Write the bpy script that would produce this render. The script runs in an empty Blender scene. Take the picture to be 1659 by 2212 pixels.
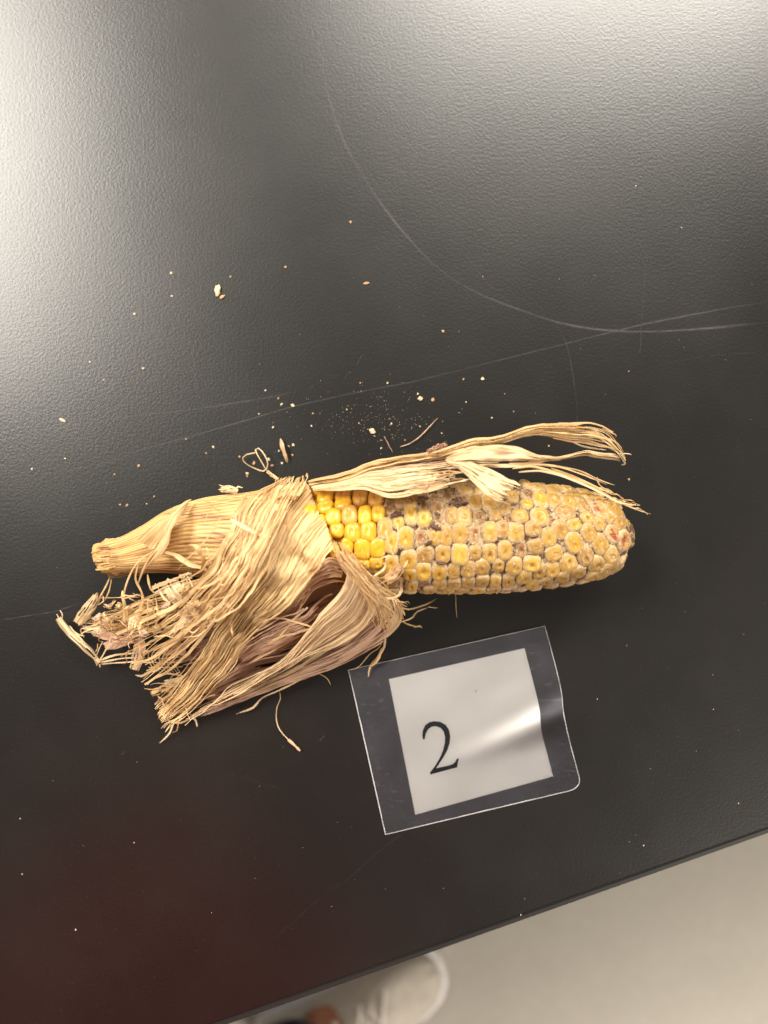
import bpy, bmesh, math, random
from mathutils import Vector, Matrix, noise
random.seed(7)
R = math.radians
scn = bpy.context.scene
col = scn.collection

# ------------------------------------------------------------------ camera
CAMZ = 0.30                      # metres above the table top
PXM = 5330.0                     # reading scale: sheet-of-notes pixels per metre on the table
cam_d = bpy.data.cameras.new('camera'); cam = bpy.data.objects.new('camera', cam_d); col.objects.link(cam)
cam.location = (0, 0, CAMZ)
cam_d.sensor_fit = 'VERTICAL'; cam_d.sensor_height = 36.0
cam_d.lens = 18.0 / ((2212/2/PXM) / CAMZ)
cam_d.clip_start = 0.01; cam_d.clip_end = 20
cam_d.dof.use_dof = True; cam_d.dof.focus_distance = 0.275; cam_d.dof.aperture_fstop = 5.8
scn.camera = cam
scn.view_settings.view_transform = 'Standard'; scn.view_settings.look = 'None'
scn.view_settings.exposure = 0.22; scn.view_settings.gamma = 1.0

# ------------------------------------------------------------------ room and fill light
w = bpy.data.worlds.new('World'); scn.world = w; w.use_nodes = True
bg = w.node_tree.nodes['Background']; bg.inputs[0].default_value = (1.0, 0.93, 0.84, 1); bg.inputs[1].default_value = 0.20

def area(name, loc, target, sx, sy, power, color):
    d = bpy.data.lights.new(name, 'AREA'); d.shape = 'RECTANGLE'; d.size = sx; d.size_y = sy
    d.energy = power; d.color = color
    o = bpy.data.objects.new(name, d); col.objects.link(o); o.location = loc
    o.rotation_euler = (Vector(target) - Vector(loc)).to_track_quat('-Z', 'Y').to_euler()
    return o
area('ceiling_and_fill_light', (-1.50, 1.20, 1.95), (-1.50, 1.20, 0), 0.9, 1.5, 140, (1.0, 0.94, 0.845))
area('ceiling_and_fill_light', (0.75, 1.95, 1.95), (0.75, 1.95, 0), 1.6, 0.8, 160, (1.0, 0.945, 0.85))
area('ceiling_and_fill_light', (2.5, -2.3, 1.95), (2.5, -2.3, 0), 1.5, 0.7, 190, (1.0, 0.93, 0.82))  # added unseen fill lamp: brightens the card, its table reflection kept outside the view

# ------------------------------------------------------------------ helpers
def P(px, py, z=0.0):            # a point read off the photograph, standing z metres above the table
    s = (CAMZ - z) / CAMZ / PXM
    return Vector(((px - 829.5) * s, (1106 - py) * s, z))
def PM(t): return P(t[0], t[1], t[2] / 1000.0)

def mesh_obj(name, bm, mat=None, parent=None, smooth=True):
    me = bpy.data.meshes.new(name); bm.to_mesh(me); bm.free()
    if smooth:
        for p in me.polygons: p.use_smooth = True
    if mat:
        for m in (mat if isinstance(mat, (list, tuple)) else [mat]): me.materials.append(m)
    o = bpy.data.objects.new(name, me); col.objects.link(o)
    if parent: o.parent = parent
    return o
def tag(o, label=None, cat=None, group=None, kind=None):
    if label: o['label'] = label
    if cat: o['category'] = cat
    if group: o['group'] = group
    if kind: o['kind'] = kind
    return o
def empty(name, label, cat, group=None):
    o = bpy.data.objects.new(name, None); o.empty_display_size = 0.01; col.objects.link(o)
    return tag(o, label, cat, group)

def cr(pts, n):                  # Catmull-Rom through tuples
    out = []; k = len(pts)
    d = [0.0]
    for a, b in zip(pts, pts[1:]):
        d.append(d[-1] + max(1e-6, math.dist(a[:2], b[:2])))
    for i in range(n):
        s = d[-1] * i / (n - 1); j = 0
        while j < k - 2 and d[j+1] < s: j += 1
        t = (s - d[j]) / (d[j+1] - d[j])
        p0 = pts[max(j-1, 0)]; p1 = pts[j]; p2 = pts[j+1]; p3 = pts[min(j+2, k-1)]
        out.append(tuple(0.5*((2*b) + (-a + c)*t + (2*a - 5*b + 4*c - e)*t*t + (-a + 3*b - 3*c + e)*t**3)
                         for a, b, c, e in zip(p0, p1, p2, p3)))
    return out
def nz(x, y=0.0, z=0.0): return noise.noise(Vector((x, y, z)))

# ------------------------------------------------------------------ material kit
class N:
    def __init__(s, name):
        s.m = bpy.data.materials.new(name); s.m.use_nodes = True; s.t = s.m.node_tree
        s.b = s.t.nodes['Principled BSDF']; s.out = s.t.nodes['Material Output']
    def n(s, typ, **kw):
        x = s.t.nodes.new(typ)
        for k, v in kw.items():
            if hasattr(x, k): setattr(x, k, v)
        return x
    def l(s, a, b): s.t.links.new(a, b)
    def coord(s, which='Object'): return s.n('ShaderNodeTexCoord').outputs[which]
    def mapping(s, v, scale, loc=(0,0,0), rot=(0,0,0)):
        x = s.n('ShaderNodeMapping'); x.inputs['Scale'].default_value = scale; x.inputs['Location'].default_value = loc
        x.inputs['Rotation'].default_value = rot; s.l(v, x.inputs['Vector']); return x.outputs[0]
    def noise(s, v, scale, detail=4, rough=0.55, out=0):
        x = s.n('ShaderNodeTexNoise'); x.inputs['Scale'].default_value = scale; x.inputs['Detail'].default_value = detail
        x.inputs['Roughness'].default_value = rough
        if v is not None: s.l(v, x.inputs['Vector'])
        return x.outputs[out]
    def rng(s, v, a, b, c=0.0, d=1.0, smooth=True):
        x = s.n('ShaderNodeMapRange'); x.interpolation_type = 'SMOOTHSTEP' if smooth else 'LINEAR'
        for i, q in zip((1, 2, 3, 4), (a, b, c, d)): x.inputs[i].default_value = q
        s.l(v, x.inputs[0]); return x.outputs[0]
    def mix(s, f, a, b, blend='MIX'):
        x = s.n('ShaderNodeMix'); x.data_type = 'RGBA'; x.blend_type = blend
        for sock, v in ((x.inputs[0], f), (x.inputs[6], a), (x.inputs[7], b)):
            if isinstance(v, (int, float)): sock.default_value = v
            elif isinstance(v, tuple): sock.default_value = (*v, 1) if len(v) == 3 else v
            else: s.l(v, sock)
        return x.outputs[2]
    def math(s, op, a, b=0.0, c=0.0, clamp=False):
        x = s.n('ShaderNodeMath'); x.operation = op; x.use_clamp = clamp
        for i, v in enumerate((a, b, c)):
            if isinstance(v, (int, float)): x.inputs[i].default_value = v
            else: s.l(v, x.inputs[i])
        return x.outputs[0]
    def add(s, v, w):
        x = s.n('ShaderNodeVectorMath'); x.operation = 'ADD'; s.l(v, x.inputs[0]); s.l(w, x.inputs[1]); return x.outputs[0]
    def bump(s, h, strength, dist, normal=None):
        x = s.n('ShaderNodeBump'); x.inputs['Strength'].default_value = strength; x.inputs['Distance'].default_value = dist
        s.l(h, x.inputs['Height'])
        if normal: s.l(normal, x.inputs['Normal'])
        return x.outputs[0]
    def set(s, color=None, rough=None, spec=None, normal=None):
        for k, v in (('Base Color', color), ('Roughness', rough), ('Specular IOR Level', spec), ('Normal', normal)):
            if v is None: continue
            i = s.b.inputs[k]
            if isinstance(v, (int, float)): i.default_value = v
            elif isinstance(v, tuple): i.default_value = (*v, 1)
            else: s.l(v, i)
        return s

# --- table laminate
M = N('black_laminate'); c = M.coord()
peb = M.noise(c, 900, 2, 0.5); fine = M.noise(c, 1900, 2, 0.6)
h = M.math('ADD', M.math('MULTIPLY', peb, 1.0), M.math('MULTIPLY', fine, 0.25))
blot = M.noise(c, 9, 4, 0.6)
spk = M.noise(c, 1500, 1, 0.5)
base = M.mix(M.rng(blot, 0.35, 0.7), (0.0060, 0.0050, 0.0042), (0.0090, 0.0078, 0.0066))
base = M.mix(M.rng(spk, 0.74, 0.8, 0, 0.35), base, (0.10, 0.095, 0.085))
M.set(base, M.rng(blot, 0.3, 0.7, 0.295, 0.325), 0.55, M.bump(M.math('MULTIPLY', h, M.rng(M.noise(c, 14, 3), 0.3, 0.65, 0.8, 1.0)), 0.30, 0.00018))
m_table = M.m
M = N('table_edge_band'); M.set((0.012, 0.011, 0.010), 0.45, 0.4); m_edge = M.m
M = N('table_leg_paint'); M.set((0.03, 0.03, 0.032), 0.4, 0.5); m_legmetal = M.m

# --- scratches: pale scuffs with broken cover
M = N('scratch_scuff'); uv = M.coord('UV')
a = M.noise(M.mapping(uv, (240, 1500, 1)), 1.0, 6, 0.8)
sep = M.n('ShaderNodeSeparateXYZ'); M.l(uv, sep.inputs[0])
M.set((0.19, 0.18, 0.165), 0.6, 0.3)
at = M.n('ShaderNodeAttribute'); at.attribute_name = 'fade'
M.l(M.math('MULTIPLY', M.rng(a, 0.3, 0.62, 0.1, 1.0), at.outputs['Fac']), M.b.inputs['Alpha'])
m_scr = M.m

# --- floor
M = N('floor_vinyl'); c = M.coord()
f = M.mix(M.rng(M.noise(c, 4, 5, 0.6), 0.3, 0.7), (0.335, 0.305, 0.26), (0.365, 0.335, 0.29))
f = M.mix(M.rng(M.noise(c, 90, 3, 0.6), 0.45, 0.75, 0, 0.25), f, (0.46, 0.42, 0.35))
M.set(f, 0.7, 0.25, M.bump(M.noise(c, 300, 2), 0.1, 0.001)); m_floor = M.m

# --- husk (streaks along the grain; u across, v along, in metres)
def husk_mat(name, pale, tan, dark, pink=(0.64, 0.39, 0.26), spots=0.0, trans=0.22):
    M = N(name); uv = M.coord('UV')
    at = M.n('ShaderNodeAttribute'); at.attribute_name = 'tint'
    sepc = M.n('ShaderNodeSeparateColor'); M.l(at.outputs['Color'], sepc.inputs[0])
    s1 = M.noise(M.mapping(uv, (1100, 22, 1)), 1.0, 4, 0.65)
    s2 = M.noise(M.mapping(uv, (330, 14, 1), (7, 3, 0)), 1.0, 4, 0.6)
    s3 = M.noise(M.mapping(uv, (90, 60, 1), (1, 9, 0)), 1.0, 5, 0.6)
    g = M.math('ADD', M.math('MULTIPLY', s1, 0.45), M.math('ADD', M.math('MULTIPLY', s2, 0.3), M.math('MULTIPLY', s3, 0.25)))
    g = M.math('ADD', g, M.math('MULTIPLY', M.math('SUBTRACT', sepc.outputs[0], 0.5), 0.35))
    c1 = M.mix(M.rng(g, 0.38, 0.54), pale, tan)
    c1 = M.mix(M.rng(g, 0.53, 0.67, 0, 0.9), c1, dark)
    c1 = M.mix(M.math('MULTIPLY', sepc.outputs[1], M.rng(s3, 0.25, 0.6, 0.5, 1.0)), c1, pink)
    c1 = M.mix(M.rng(s1, 0.60, 0.68, 0, 0.6), c1, dark)
    c1 = M.mix(M.rng(s1, 0.40, 0.32, 0, 0.5), c1, tuple(min(1, x*1.15) for x in pale))
    sp = M.noise(M.mapping(uv, (160, 55, 1), (3, 5, 0)), 1.0, 3, 0.7)
    c1 = M.mix(M.math('MULTIPLY', M.rng(sp, 0.58, 0.7, 0.0, 1.0), M.math('ADD', M.math('MULTIPLY', sepc.outputs[2], 0.8), spots)), c1, (0.16, 0.075, 0.055))
    nrm = M.bump(M.math('ADD', s1, M.math('MULTIPLY', s2, 0.9)), 0.8, 0.0006)
    M.set(c1, 0.48, 0.35, nrm)
    tr = M.n('ShaderNodeBsdfTranslucent'); M.l(c1, tr.inputs[0]); M.l(nrm, tr.inputs['Normal'])
    mx = M.n('ShaderNodeMixShader'); mx.inputs[0].default_value = trans
    M.l(M.b.outputs[0], mx.inputs[1]); M.l(tr.outputs[0], mx.inputs[2]); M.l(mx.outputs[0], M.out.inputs[0])
    return M.m
m_husk = husk_mat('dry_husk', (0.80, 0.57, 0.285), (0.56, 0.34, 0.14), (0.23, 0.10, 0.04))
m_husk_pale = husk_mat('pale_husk', (0.78, 0.59, 0.35), (0.62, 0.43, 0.22), (0.33, 0.19, 0.08))
m_husk_tight = husk_mat('tight_husk', (0.70, 0.46, 0.19), (0.48, 0.275, 0.10), (0.19, 0.08, 0.04), spots=0.15, trans=0.05)
m_husk_pink = husk_mat('pinkish_husk', (0.78, 0.55, 0.38), (0.60, 0.38, 0.24), (0.28, 0.14, 0.08))

# --- kernels
def kernel_mat(name, c_a, c_b, mold, moldcol=(0.54, 0.40, 0.23), red=0.0, edge0=0.35, edge1=0.85, rough=0.33):
    M = N(name); oc = M.coord()
    oi = M.n('ShaderNodeObjectInfo'); rv = M.n('ShaderNodeCombineXYZ')
    M.l(M.math('MULTIPLY', oi.outputs['Random'], 37.0), rv.inputs[0]); M.l(M.math('MULTIPLY', oi.outputs['Random'], 91.0), rv.inputs[1])
    v = M.add(oc, rv.outputs[0])
    col_ = M.mix(oi.outputs['Random'], c_a, c_b)
    col_ = M.mix(M.rng(M.noise(v, 1.6, 3), 0.4, 0.75, 0, 0.6), col_, tuple(x*0.62 for x in c_b))
    sp = M.n('ShaderNodeSeparateXYZ'); M.l(oc, sp.inputs[0])
    rad = M.math('SQRT', M.math('ADD', M.math('MULTIPLY', sp.outputs[0], sp.outputs[0]), M.math('MULTIPLY', sp.outputs[1], sp.outputs[1])))
    dent = M.math('MULTIPLY', M.rng(M.math('ADD', rad, M.math('MULTIPLY', M.math('SUBTRACT', M.noise(v, 1.7, 2), 0.5), 0.8)), 0.0, 0.42, 0.5, 0.0), M.math('FRACT', M.math('MULTIPLY', oi.outputs['Random'], 17.3)))
    col_ = M.mix(dent, col_, tuple(x*0.5 for x in c_b))
    nn = M.noise(v, 2.6, 5, 0.7); n2 = M.noise(v, 9, 4, 0.7)
    if red > 0:
        col_ = M.mix(M.rng(M.noise(v, 1.2, 2), 0.5, 0.62, 0, red), col_, (0.22, 0.035, 0.02))
    fac = M.rng(M.math('ADD', rad, M.math('MULTIPLY', M.math('SUBTRACT', M.math('ADD', M.math('MULTIPLY', nn, 0.7), M.math('MULTIPLY', n2, 0.3)), 0.5), 2.0)), edge0, edge1, 0.0, mold)
    mc = M.mix(n2, tuple(x*0.75 for x in moldcol), tuple(min(1, x*1.15) for x in moldcol))
    col_ = M.mix(fac, col_, mc)
    nb = M.bump(M.math('ADD', M.math('MULTIPLY', n2, fac), M.math('MULTIPLY', nn, 0.4)), 0.55 if mold > 0.3 else 0.2, 0.0005)
    rg = M.math('ADD', M.math('MULTIPLY', fac, 0.4), rough, clamp=True)
    M.set(col_, rg, 0.45, nb)
    M.b.inputs['Subsurface Weight'].default_value = 0.12 if mold < 0.5 else 0.04
    M.b.inputs['Subsurface Radius'].default_value = (0.004, 0.002, 0.0006); M.b.inputs['Subsurface Scale'].default_value = 0.4
    return M.m
MK = {
 'F': kernel_mat('kernel_fresh', (0.70, 0.40, 0.028), (0.60, 0.31, 0.022), 0.12, edge0=0.9, edge1=1.4, rough=0.30),
 'O': kernel_mat('kernel_orange', (0.62, 0.34, 0.07), (0.55, 0.27, 0.05), 0.15, edge0=0.9, edge1=1.4, rough=0.34),
 'H': kernel_mat('kernel_half_mouldy', (0.55, 0.325, 0.045), (0.44, 0.235, 0.035), 0.92, edge0=0.68, edge1=1.0),
 'M': kernel_mat('kernel_mouldy', (0.47, 0.27, 0.055), (0.32, 0.17, 0.038), 0.88, edge0=0.64, edge1=1.10, rough=0.38),
 'B': kernel_mat('kernel_brown', (0.34, 0.17, 0.055), (0.22, 0.10, 0.04), 0.9, edge0=0.42, edge1=1.0, rough=0.5),
 'R': kernel_mat('kernel_reddish', (0.46, 0.26, 0.07), (0.40, 0.19, 0.06), 0.9, red=0.9, edge0=0.5, edge1=1.05, rough=0.4),
}
# --- cob filler with mould
M = N('mouldy_cob'); c = M.coord()
n1 = M.noise(c, 260, 5, 0.7); n2 = M.noise(c, 1400, 4, 0.7); n3 = M.noise(c, 120, 3, 0.6)
mould = M.mix(n2, (0.34, 0.23, 0.12), (0.60, 0.46, 0.29))
mould = M.mix(M.rng(n1, 0.44, 0.56, 0, 0.92), mould, (0.13, 0.06, 0.03))
sx = M.n('ShaderNodeSeparateXYZ'); M.l(c, sx.inputs[0])
xe = M.math('ADD', sx.outputs[0], M.math('MULTIPLY', M.math('SUBTRACT', n3, 0.5), 0.03))
colr = M.mix(M.rng(xe, -0.006, 0.008), (0.40, 0.21, 0.03), mould)
M.set(colr, 0.8, 0.15, M.bump(M.math('ADD', n1, M.math('MULTIPLY', n2, 0.6)), 0.9, 0.0012)); m_cob = M.m
M = N('mould_fluff'); M.set((0.60, 0.47, 0.30), 0.9, 0.1); m_fluff = M.m
M = N('dark_chaff'); c = M.coord(); M.set(M.mix(M.noise(c, 900), (0.04, 0.018, 0.013), (0.15, 0.07, 0.045)), 0.6, 0.3); m_chaff = M.m
M = N('stalk_fibre'); c = M.coord()
M.set(M.mix(M.noise(c, 500, 5, 0.7), (0.68, 0.44, 0.17), (0.36, 0.19, 0.07)), 0.7, 0.2, M.bump(M.noise(c, 900, 3), 0.9, 0.001)); m_stalk = M.m
M = N('crumb_pale'); c = M.coord(); M.set(M.mix(M.noise(c, 900), (0.62, 0.54, 0.38), (0.46, 0.34, 0.19)), 0.7, 0.2); m_crumb = M.m
M = N('crumb_tan'); c = M.coord(); M.set(M.mix(M.noise(c, 900), (0.48, 0.31, 0.16), (0.34, 0.19, 0.10)), 0.7, 0.2); m_crumb2 = M.m

# --- card
M = N('card_paper'); c = M.coord()
pc = M.mix(M.rng(M.noise(c, 45, 4, 0.6), 0.35, 0.7), (0.93, 0.91, 0.89), (0.90, 0.88, 0.86))
M.set(pc, 0.6, 0.2); m_paper = M.m
M = N('printed_ink'); M.set((0.012, 0.016, 0.022), 0.5, 0.3); m_ink = M.m
M = N('clear_film'); c = M.coord()
tr = M.n('ShaderNodeBsdfTransparent'); tr.inputs[0].default_value = (1, 1, 1, 1)
gl = M.n('ShaderNodeBsdfGlossy'); gl.inputs['Roughness'].default_value = 0.15; gl.inputs[0].default_value = (1, 1, 1, 1)
df = M.n('ShaderNodeBsdfDiffuse')
M.l(M.mix(M.noise(c, 30, 3), (0.66, 0.64, 0.74), (0.72, 0.68, 0.70)), df.inputs[0])
fr = M.n('ShaderNodeFresnel'); fr.inputs[0].default_value = 1.5
wob = M.bump(M.noise(c, 40, 3), 0.05, 0.002)
M.l(wob, fr.inputs['Normal']); M.l(wob, gl.inputs['Normal'])
m1 = M.n('ShaderNodeMixShader'); M.l(M.rng(M.noise(c, 55, 5, 0.7), 0.4, 0.8, 0.004, 0.012), m1.inputs[0]); M.l(tr.outputs[0], m1.inputs[1]); M.l(df.outputs[0], m1.inputs[2])
m2 = M.n('ShaderNodeMixShader'); M.l(fr.outputs[0], m2.inputs[0]); M.l(m1.outputs[0], m2.inputs[1]); M.l(gl.outputs[0], m2.inputs[2])
M.l(m2.outputs[0], M.out.inputs[0]); m_film = M.m
M = N('adhesive_haze'); c = M.coord()
tr = M.n('ShaderNodeBsdfTransparent'); df = M.n('ShaderNodeBsdfDiffuse'); df.inputs[0].default_value = (0.68, 0.66, 0.74, 1)
hz = M.math('ADD', M.rng(M.noise(c, 60, 5, 0.7), 0.4, 0.75, 0.15, 0.22), M.rng(M.noise(M.mapping(c, (1, 3, 1)), 190, 3, 0.6), 0.58, 0.7, 0, 0.12))
m1 = M.n('ShaderNodeMixShader'); M.l(hz, m1.inputs[0]); M.l(tr.outputs[0], m1.inputs[1]); M.l(df.outputs[0], m1.inputs[2]); M.l(m1.outputs[0], M.out.inputs[0]); m_haze = M.m
M = N('film_cut_edge'); c = M.coord()
M.set(M.mix(M.noise(c, 160, 3), (0.36, 0.34, 0.35), (0.62, 0.60, 0.60)), 0.4, 0.5); m_rim = M.m

# --- person
def flat(name, colr, rough=0.7, scale=200, amt=0.35, bumpd=0.001):
    M = N(name); c = M.coord(); n = M.noise(c, scale, 4, 0.6)
    M.set(M.mix(n, tuple(x*(1-amt) for x in colr), tuple(x*(1+amt*0.5) for x in colr)), rough, 0.3, M.bump(n, 0.5, bumpd)); return M.m
m_shirt = flat('red_cotton', (0.80, 0.03, 0.03)); m_trouser = flat('dark_trousers', (0.022, 0.016, 0.024))
m_skin = flat('skin', (0.40, 0.17, 0.10), 0.5, 60, 0.12); m_hair = flat('dark_hair', (0.03, 0.02, 0.015))
m_upper = flat('shoe_canvas', (0.50, 0.45, 0.38), 0.8, 45, 0.35, 0.002); m_sole = flat('shoe_rubber', (0.66, 0.62, 0.61), 0.5, 80, 0.08)
m_lace = flat('shoe_lace_cotton', (0.72, 0.68, 0.60), 0.8)

# ------------------------------------------------------------------ floor and table
FZ = -0.75
bm = bmesh.new()
vs = [bm.verts.new((x, y, FZ)) for x, y in ((-6, -6), (6, -6), (6, 6), (-6, 6))]; bm.faces.new(vs)
tag(mesh_obj('floor', bm, m_floor, smooth=False), kind='structure', label='plain beige grey vinyl floor below the table')

E0 = P(500, 2212); E1 = P(1659, 1802)
ed = (E1 - E0).normalized(); en = Vector((-ed.y, ed.x, 0))
table = empty('table', 'black laminate table with a pebbled sheen, pale scuffs and a straight front edge', 'table')
def slab(bm, a0, a1, b0, b1, z0, z1, bev=0.0):
    r = bmesh.ops.create_cube(bm, size=1)
    for v in r['verts']:
        u = a0 + (v.co.x + .5) * (a1 - a0); q = b0 + (v.co.y + .5) * (b1 - b0); z = z0 + (v.co.z + .5) * (z1 - z0)
        p = E0 + ed*u + en*q; v.co = (p.x, p.y, z)
    if bev: bmesh.ops.bevel(bm, geom=list({e for v in r['verts'] for e in v.link_edges}), offset=bev, segments=2, affect='EDGES')
bm = bmesh.new(); slab(bm, -0.75, 1.05, 0.0025, 0.78, -0.028, 0.0, 0.0006); mesh_obj('tabletop', bm, m_table, table, False)
bm = bmesh.new(); slab(bm, -0.75, 1.05, 0.0, 0.0023, -0.029, -0.0003, 0.0005); mesh_obj('edge_band', bm, m_edge, table, False)
for a in (-0.70, 0.96):
    for b in (0.06, 0.70):
        bm = bmesh.new(); slab(bm, a, a+.04, b, b+.04, FZ+0.01, -0.0285, 0.002); mesh_obj('leg', bm, m_legmetal, table, False)

# ------------------------------------------------------------------ ribbons and leaves
class RB:
    """collects ribbons with uv (metres) and tint attribute"""
    def __init__(s):
        s.bm = bmesh.new(); s.uv = s.bm.loops.layers.uv.new('UVMap'); s.tc = s.bm.verts.layers.float_color.new('tint')
    def quad(s, vs, uvs):
        try: f = s.bm.faces.new(vs)
        except ValueError: return
        for l, q in zip(f.loops, uvs): l[s.uv].uv = q
    def ribbon(s, pts, hw, tint=(0.5, 0, 0), gutter=0.35, twist=None, cols=2):
        n = len(pts); rows = []; u0 = random.uniform(0, 5); v0 = random.uniform(0, 5); L = 0
        ph = random.uniform(0, 50)
        for i, p in enumerate(pts):
            t = (pts[min(i+1, n-1)] - pts[max(i-1, 0)])
            if t.length < 1e-9: t = Vector((1, 0, 0))
            t.normalize(); up = Vector((0, 0, 1))
            side = t.cross(up)
            if side.length < 0.15: side = Vector((1, 0, 0))
            side.normalize(); nrm = side.cross(t).normalized()
            a = twist(i/(n-1)) if twist else 0.0
            if a: side, nrm = side*math.cos(a) + nrm*math.sin(a), nrm*math.cos(a) - side*math.sin(a)
            w_ = hw(i/(n-1)) if callable(hw) else hw
            if i: L += (p - pts[i-1]).length
            row = []
            for k in range(cols+1):
                q = k/cols*2 - 1
                v = s.bm.verts.new(p + side*(q*w_) + nrm*(gutter*w_*(1-q*q)))
                v[s.tc] = (*tint, 1); row.append((v, (u0 + q*w_, v0 + L)))
            rows.append(row)
        for a, b in zip(rows, rows[1:]):
            for k in range(cols):
                s.quad((a[k][0], a[k+1][0], b[k+1][0], b[k][0]), (a[k][1], a[k+1][1], b[k+1][1], b[k][1]))
    def done(s, name, mat, parent): return mesh_obj(name, s.bm, mat, parent)

def wave(x, y, z, k=1.0):
    return (x + k*9*nz(x/75, y/75, 1.3) + k*3*nz(x/24, y/24, 8.3), y + k*9*nz(x/75, y/75, 5.3) + k*3*nz(x/24, y/24, 3.3),
            z + k*3.2*nz(x/42, y/42, 9.3) + k*0.7*nz(x/16, y/16, 2.3))
def edges(A, B, n): return cr(A, n), cr(B, n)
def leaf(rb, A, B, n=50, m=40, arch=0.0, rip=0.5, freq=9, tint=(0.5, 0, 0), jag0=0.02, jag1=0.06, seed=0, slits=0.0, ripl=3.0, drop=0.0, wv=0.35):
    """continuous leaf blade: loft between two edges with ribs, waves and ragged ends"""
    a, b = edges(A, B, n); rows = []
    wid = (PM(A[len(A)//2]) - PM(B[len(B)//2])).length
    u0 = random.uniform(0, 5); v0 = random.uniform(0, 5)
    j0 = [jag0*(0.5 + nz(k*0.45, seed, 1)) + jag0*0.6*random.random() for k in range(m+1)]
    j1 = [jag1*(0.5 + nz(k*0.45, seed, 5)) + jag1*0.8*random.random() for k in range(m+1)]
    grid = []
    L = 0
    for i in range(n):
        t = i/(n-1); row = []
        if i: L += (PM(a[i]) - PM(a[i-1])).length
        for k in range(m+1):
            u = k/m
            tt = min(max(j0[k] + t*(1 - j0[k] - j1[k]), 0), 1)*(n-1)
            ii = min(int(tt), n-2); fr_ = tt - ii
            pa = Vector(a[ii]).lerp(Vector(a[ii+1]), fr_); pb = Vector(b[ii]).lerp(Vector(b[ii+1]), fr_)
            p = pa.lerp(pb, u)
            z = p.z + arch*4*u*(1-u) + rip*(nz(u*freq, t*ripl, seed) + 0.6*nz(u*freq*2.7, t*ripl*1.5, seed+9)) + drop*t*0
            wx, wy, wz = wave(p.x, p.y, z, wv)
            v = rb.bm.verts.new(P(wx + 2.0*nz(u*4, t*5, seed+3), wy + 2.0*nz(u*4, t*5, seed+4), max(wz, 0.4)/1000))
            g = 0.5 + 0.3*nz(u*freq, t*2, seed+7)
            v[rb.tc] = (min(max(tint[0] + g - 0.5, 0), 1), tint[1], tint[2], 1)
            row.append((v, (u0 + u*wid, v0 + L)))
        grid.append(row)
    rr = random.Random(seed)
    slit = {}
    for _ in range(int(slits)):
        k = rr.randrange(2, m-1); s0 = rr.randrange(0, n-6); slit[k] = (s0, s0 + rr.randrange(5, max(6, n//2)))
    for i in range(n-1):
        for k in range(m):
            if k in slit and slit[k][0] <= i < slit[k][1]: continue
            q = (grid[i][k], grid[i][k+1], grid[i+1][k+1], grid[i+1][k])
            rb.quad([x[0] for x in q], [x[1] for x in q])
def fibres(rb, A, B, n, m=26, wf=1.2, t0j=0.03, t1j=0.2, spread=4.0, lift=1.5, rip=0.6, tint=(0.5, 0, 0), tv=0.5, wig=3.0, seed=0, taper=0.5, gut=0.13, tb=(0, 1), wv=0.35):
    """the blade split into many narrow strips lying side by side, loose at the far end"""
    a, b = edges(A, B, m); rr = random.Random(seed+100)
    for k in range(n):
        u = (k + 0.5)/n + rr.uniform(-.5, .5)/n
        t0 = tb[0] + rr.random()*t0j; t1 = tb[1] - rr.random()**1.5*t1j
        dz = rr.random()*lift; ph = rr.uniform(0, 90); pts = []; ws = []
        sp = rr.uniform(-1, 1)*spread
        for i in range(m):
            t = t0 + (t1 - t0)*i/(m-1); q = t*(m-1); ii = min(int(q), m-2); fr_ = q - ii
            pa = Vector(a[ii]).lerp(Vector(a[ii+1]), fr_); pb = Vector(b[ii]).lerp(Vector(b[ii+1]), fr_)
            p = pa.lerp(pb, u); acr = (pb - pa); w0 = math.hypot(acr.x, acr.y)
            d = acr.normalized() if w0 > 0 else Vector((1, 0, 0))
            o = sp*t*t + wig*(0.3 + t)*nz(t*4.5, ph, 1)
            z = p.z + dz + rip*nz(t*7, ph, 4)*2
            wx, wy, z = wave(p.x + d.x*o, p.y + d.y*o, z, wv)
            pts.append(P(wx, wy, max(z, 0.5)/1000)); ws.append(w0/n*wf*0.5/PXM)
        g = min(max(tint[0] + rr.uniform(-tv, tv)*0.6, 0), 1)
        wmul = rr.choice((.35, .5, .7, 1.0, 1.5, 2.2))*rr.uniform(.8, 1.2)
        rb.ribbon(pts, lambda t, ws=ws, wmul=wmul: max(ws[min(int(t*(len(ws)-1)), len(ws)-1)]*wmul*(1 - taper*max(0, t-0.6)/0.4), 0.00012),
                  (g, max(0, tint[1] + rr.uniform(-.15, .15)), tint[2]), gut)
def strand(parent, pts, wpx, tint=(0.3, 0, 0), mat=None, name='husk_strand', label=None, tw=0.0, n=None, wig=1.2, cat=None, tip=0.25):
    n = n or max(10, int(sum(math.dist(a[:2], b[:2]) for a, b in zip(pts, pts[1:]))/9))
    c = cr(pts, n); ph = random.uniform(0, 99)
    q = [P(x + wig*nz(i*.35, ph), y + wig*nz(i*.35, ph, 3), max(z + 0.5*nz(i*.4, ph, 7), 0.5)/1000) for i, (x, y, z) in enumerate(c)]
    rb = RB(); base = wpx*0.42/PXM
    rb.ribbon(q, lambda t: base*(0.8 + 0.45*nz(t*9, ph))*max(tip, min(1, (1-t)*6, 0.4 + t*8)), tint, 0.2,
              (lambda t: tw*(t - .5)*2 + 0.7*nz(t*4, ph+5)), 2)
    o = rb.done(name, mat or m_husk, parent)
    if label: o['label'] = label
    return o

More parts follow.
